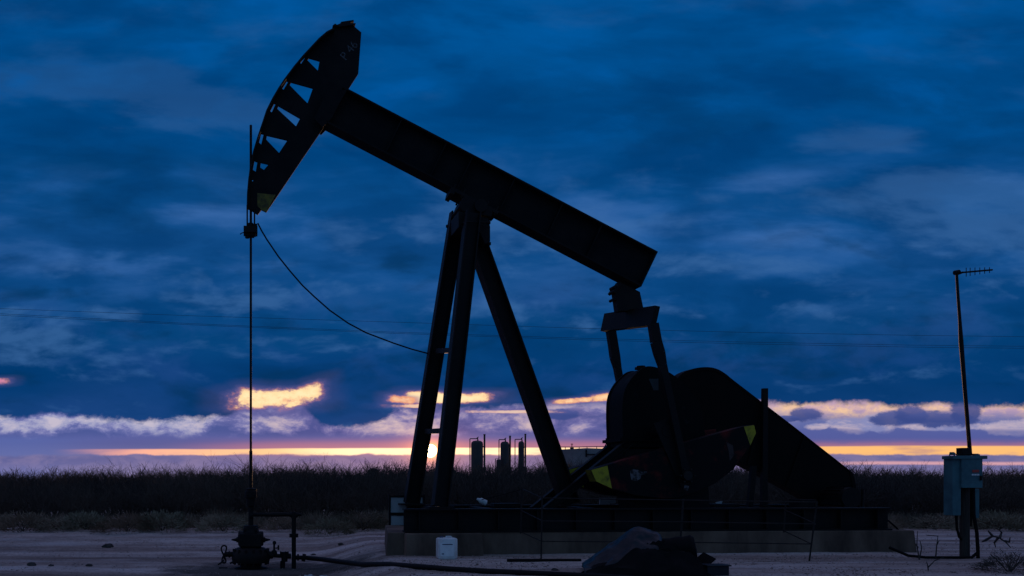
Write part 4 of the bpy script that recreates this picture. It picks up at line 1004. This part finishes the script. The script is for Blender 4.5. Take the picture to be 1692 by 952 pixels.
# weeds and a dead branch on the right
def branch(pts, r0, name='x'):
    return MB().tube(pts, [r0 * (1 - .75 * i / (len(pts) - 1)) for i in range(len(pts))], 5)
db = MB(); Yb = 16.9
for pts in ([(1628, 893), (1640, 886), (1650, 888), (1662, 896), (1670, 905)], [(1640, 886), (1634, 879), (1633, 877)], [(1652, 889), (1655, 880), (1652, 876)], [(1650, 888), (1643, 897), (1645, 904)], [(1660, 894), (1668, 896), (1669, 888)], [(1628, 893), (1622, 896)]):
    q_ = [W(a, b_, Yb + .1 * math.sin(a)) for a, b_ in pts]; db.tube(q_, [.026 - .018 * i / (len(q_) - 1) for i in range(len(q_))], 5)
tag(db.build('dead_branch', 'bark'), 'crooked dead branch lying on the dirt right of the control cabinet', 'branch')
for i, (lab, stems) in enumerate((('spindly dry weed by the tail end of the concrete base', [[(1519, 925), (1515, 900), (1516, 878)], [(1519, 925), (1523, 905), (1520, 893)], [(1517, 905), (1511, 897)]]),
        ('bare weed stalk with a flat top between base and cabinet', [[(1546, 922), (1548, 900), (1550, 885)], [(1550, 886), (1538, 885), (1531, 885)], [(1548, 900), (1552, 893)]]),
        ('thin forked weed left of the cabinet post near the bottom', [[(1535, 952), (1533, 935), (1531, 928)], [(1533, 938), (1545, 926)], [(1545, 926), (1560, 921)]]))):
    mb = MB(); Yw = 15.9 if i < 2 else 14.2
    for s_ in stems: mb.tube([W(a, b_, Yw) for a, b_ in s_], [.012 - .007 * k / (len(s_) - 1) for k in range(len(s_))], 4)
    tag(mb.build('weed', 'bark'), lab, 'weed')
cg = [W(a, b_, 16.3) for a, b_ in ((1470, 905), (1500, 918), (1530, 925), (1560, 927), (1590, 926), (1606, 921), (1614, 914))]
for k in (2, 3, 4): cg[k].z = max(cg[k].z, .03)
tag(MB().tube(cg, .028, 7).build('power_cable', 'rubber'), 'black cable running along the ground from the base to the cabinet post', 'cable')
tc_ = [toW(U(a, b_, -1.2)) for a, b_ in ((1442, 847), (1456, 852), (1470, 862), (1480, 871), (1488, 880), (1497, 895), (1506, 912))]
tag(MB().tube(tc_, .018, 6).build('motor_cable', 'rubber'), 'curved cable hanging off the tail end of the base frame', 'cable')
V, Fq = bush_mesh(140, 1400); e = empty('bush', (*W(1668, 950, 14.0).xy, 0), 'dark bush in the bottom right corner, nearest to the viewer', 'bush')
f_ = big_mesh('foliage', [V * np.array([.5, .4, .38])], [Fq], 'bark'); f_.parent = e
sm2 = stems_mesh(77).build('stem', 'bark', e); sm2.scale = (.5, .5, .5)

# litter by the flow line
for i, (px, py, Y, sz, lab) in enumerate(((512, 945, 16.6, .10, 'pale crumpled plastic litter on the dirt near the wellhead'), (534, 947, 16.5, .07, 'smaller scrap of pale litter right beside the crumpled plastic'))):
    mb = MB(); c_ = W(px, py, Y); g_ = gz(c_.x, c_.y); n_ = 7; vs_ = []
    for a_ in range(n_):
        for b_ in range(n_):
            x_, y_ = (a_ / 6 - .5) * 2.2 * sz, (b_ / 6 - .5) * 1.6 * sz
            vs_.append((x_, y_, .5 * sz * (noise.noise(Vector((x_ * 16, y_ * 16, i * 5.))) + .75)))
    mb.add(vs_, [(a_*n_ + b_, a_*n_ + b_ + 1, a_*n_ + n_ + b_ + 1, a_*n_ + n_ + b_) for a_ in range(n_ - 1) for b_ in range(n_ - 1)])
    lo_ = mb.build(('plastic_scrap', 'crumpled_wrapper')[i], 'white', loc=(c_.x, c_.y, g_)); lo_.modifiers.new('s', 'SOLIDIFY').thickness = .006
    tag(lo_, lab, 'litter')
# stones
def stone(seed, s, flat=.55):
    import bmesh
    bm = bmesh.new(); bmesh.ops.create_icosphere(bm, subdivisions=2, radius=1)
    for v in bm.verts: v.co *= 1 + .35 * noise.noise(v.co * 1.3 + Vector((seed, 0, 0))); v.co = Vector((v.co.x * s, v.co.y * s * .8, v.co.z * s * flat))
    me = bpy.data.meshes.new('stone'); bm.to_mesh(me); bm.free(); me.materials.append(M['clod']); return me
for i, (px, py, s, lab) in enumerate(((53, 935, .11, 'biggest dark clod on the dirt at the far left'), (84, 936, .065, 'flat dark clod just right of the biggest one'), (147, 935, .075, 'lone dark clod on the left dirt nearer the wellhead'),
        (563, 898, .08, 'dark clod on the pale road between wellhead and base'), (518, 899, .06, 'small dark clod on the road just right of the bleed pipe'), (178, 889, .14, 'dark clod on the far side of the road at left'), (917, 943, .06, 'dark clod in the foreground left of the tarp'))):
    Y = 1400 * 1.5 / (py - 795)
    for _ in range(4): Y = F * (H - gz((px - 516) / F * Y, Y)) / (py - 795)
    x = (px - 516) / F * Y; o = bpy.data.objects.new('clod', stone(i, s)); C.objects.link(o); o.location = (x, Y, gz(x, Y) + s * .2); tag(o, lab, 'clod', 'dark clods on the dirt')
# loose gravel
ico_v = np.array([(0, 0, 1), (.9, 0, .1), (.2, .85, 0), (-.8, .5, .1), (-.7, -.6, 0), (.3, -.9, .05), (0, 0, -.6)], float)
ico_f = np.array([(0, 1, 2), (0, 2, 3), (0, 3, 4), (0, 4, 5), (0, 5, 1), (6, 2, 1), (6, 3, 2), (6, 4, 3), (6, 5, 4), (6, 1, 5)])
vs, fs = [], []
for k in range(16000):
    Y = random.uniform(12.6, 26) if k % 3 else random.uniform(12.6, 17); x = random.uniform(-60 - 516, 1760 - 516) / F * Y
    lx, lv_, lz = 0, 0, 0
    u_ = (x - X0) * ct + (Y - Y0) * st; v_ = -(x - X0) * st + (Y - Y0) * ct
    if ul - .1 < u_ < ur + .1 and -1.6 < v_ < 1.6: continue
    s = random.uniform(.006, .022) * (1.8 if random.random() < .04 else 1); a = random.uniform(0, 6.28)
    V = ico_v * rng.uniform(.7, 1.2, (7, 1)) * np.array([s, s * .8, s * .6]); R = np.array([[math.cos(a), -math.sin(a), 0], [math.sin(a), math.cos(a), 0], [0, 0, 1]])
    vs.append(V @ R.T + np.array([x, Y, gz(x, Y) + .002])); fs.append(ico_f + 7 * k if False else ico_f + sum(()) + 7 * (len(vs) - 1))
gvl = big_mesh('gravel', vs, fs, 'stone'); tag(gvl, 'loose gravel scattered over the dirt pad and road', 'gravel', kind='stuff')
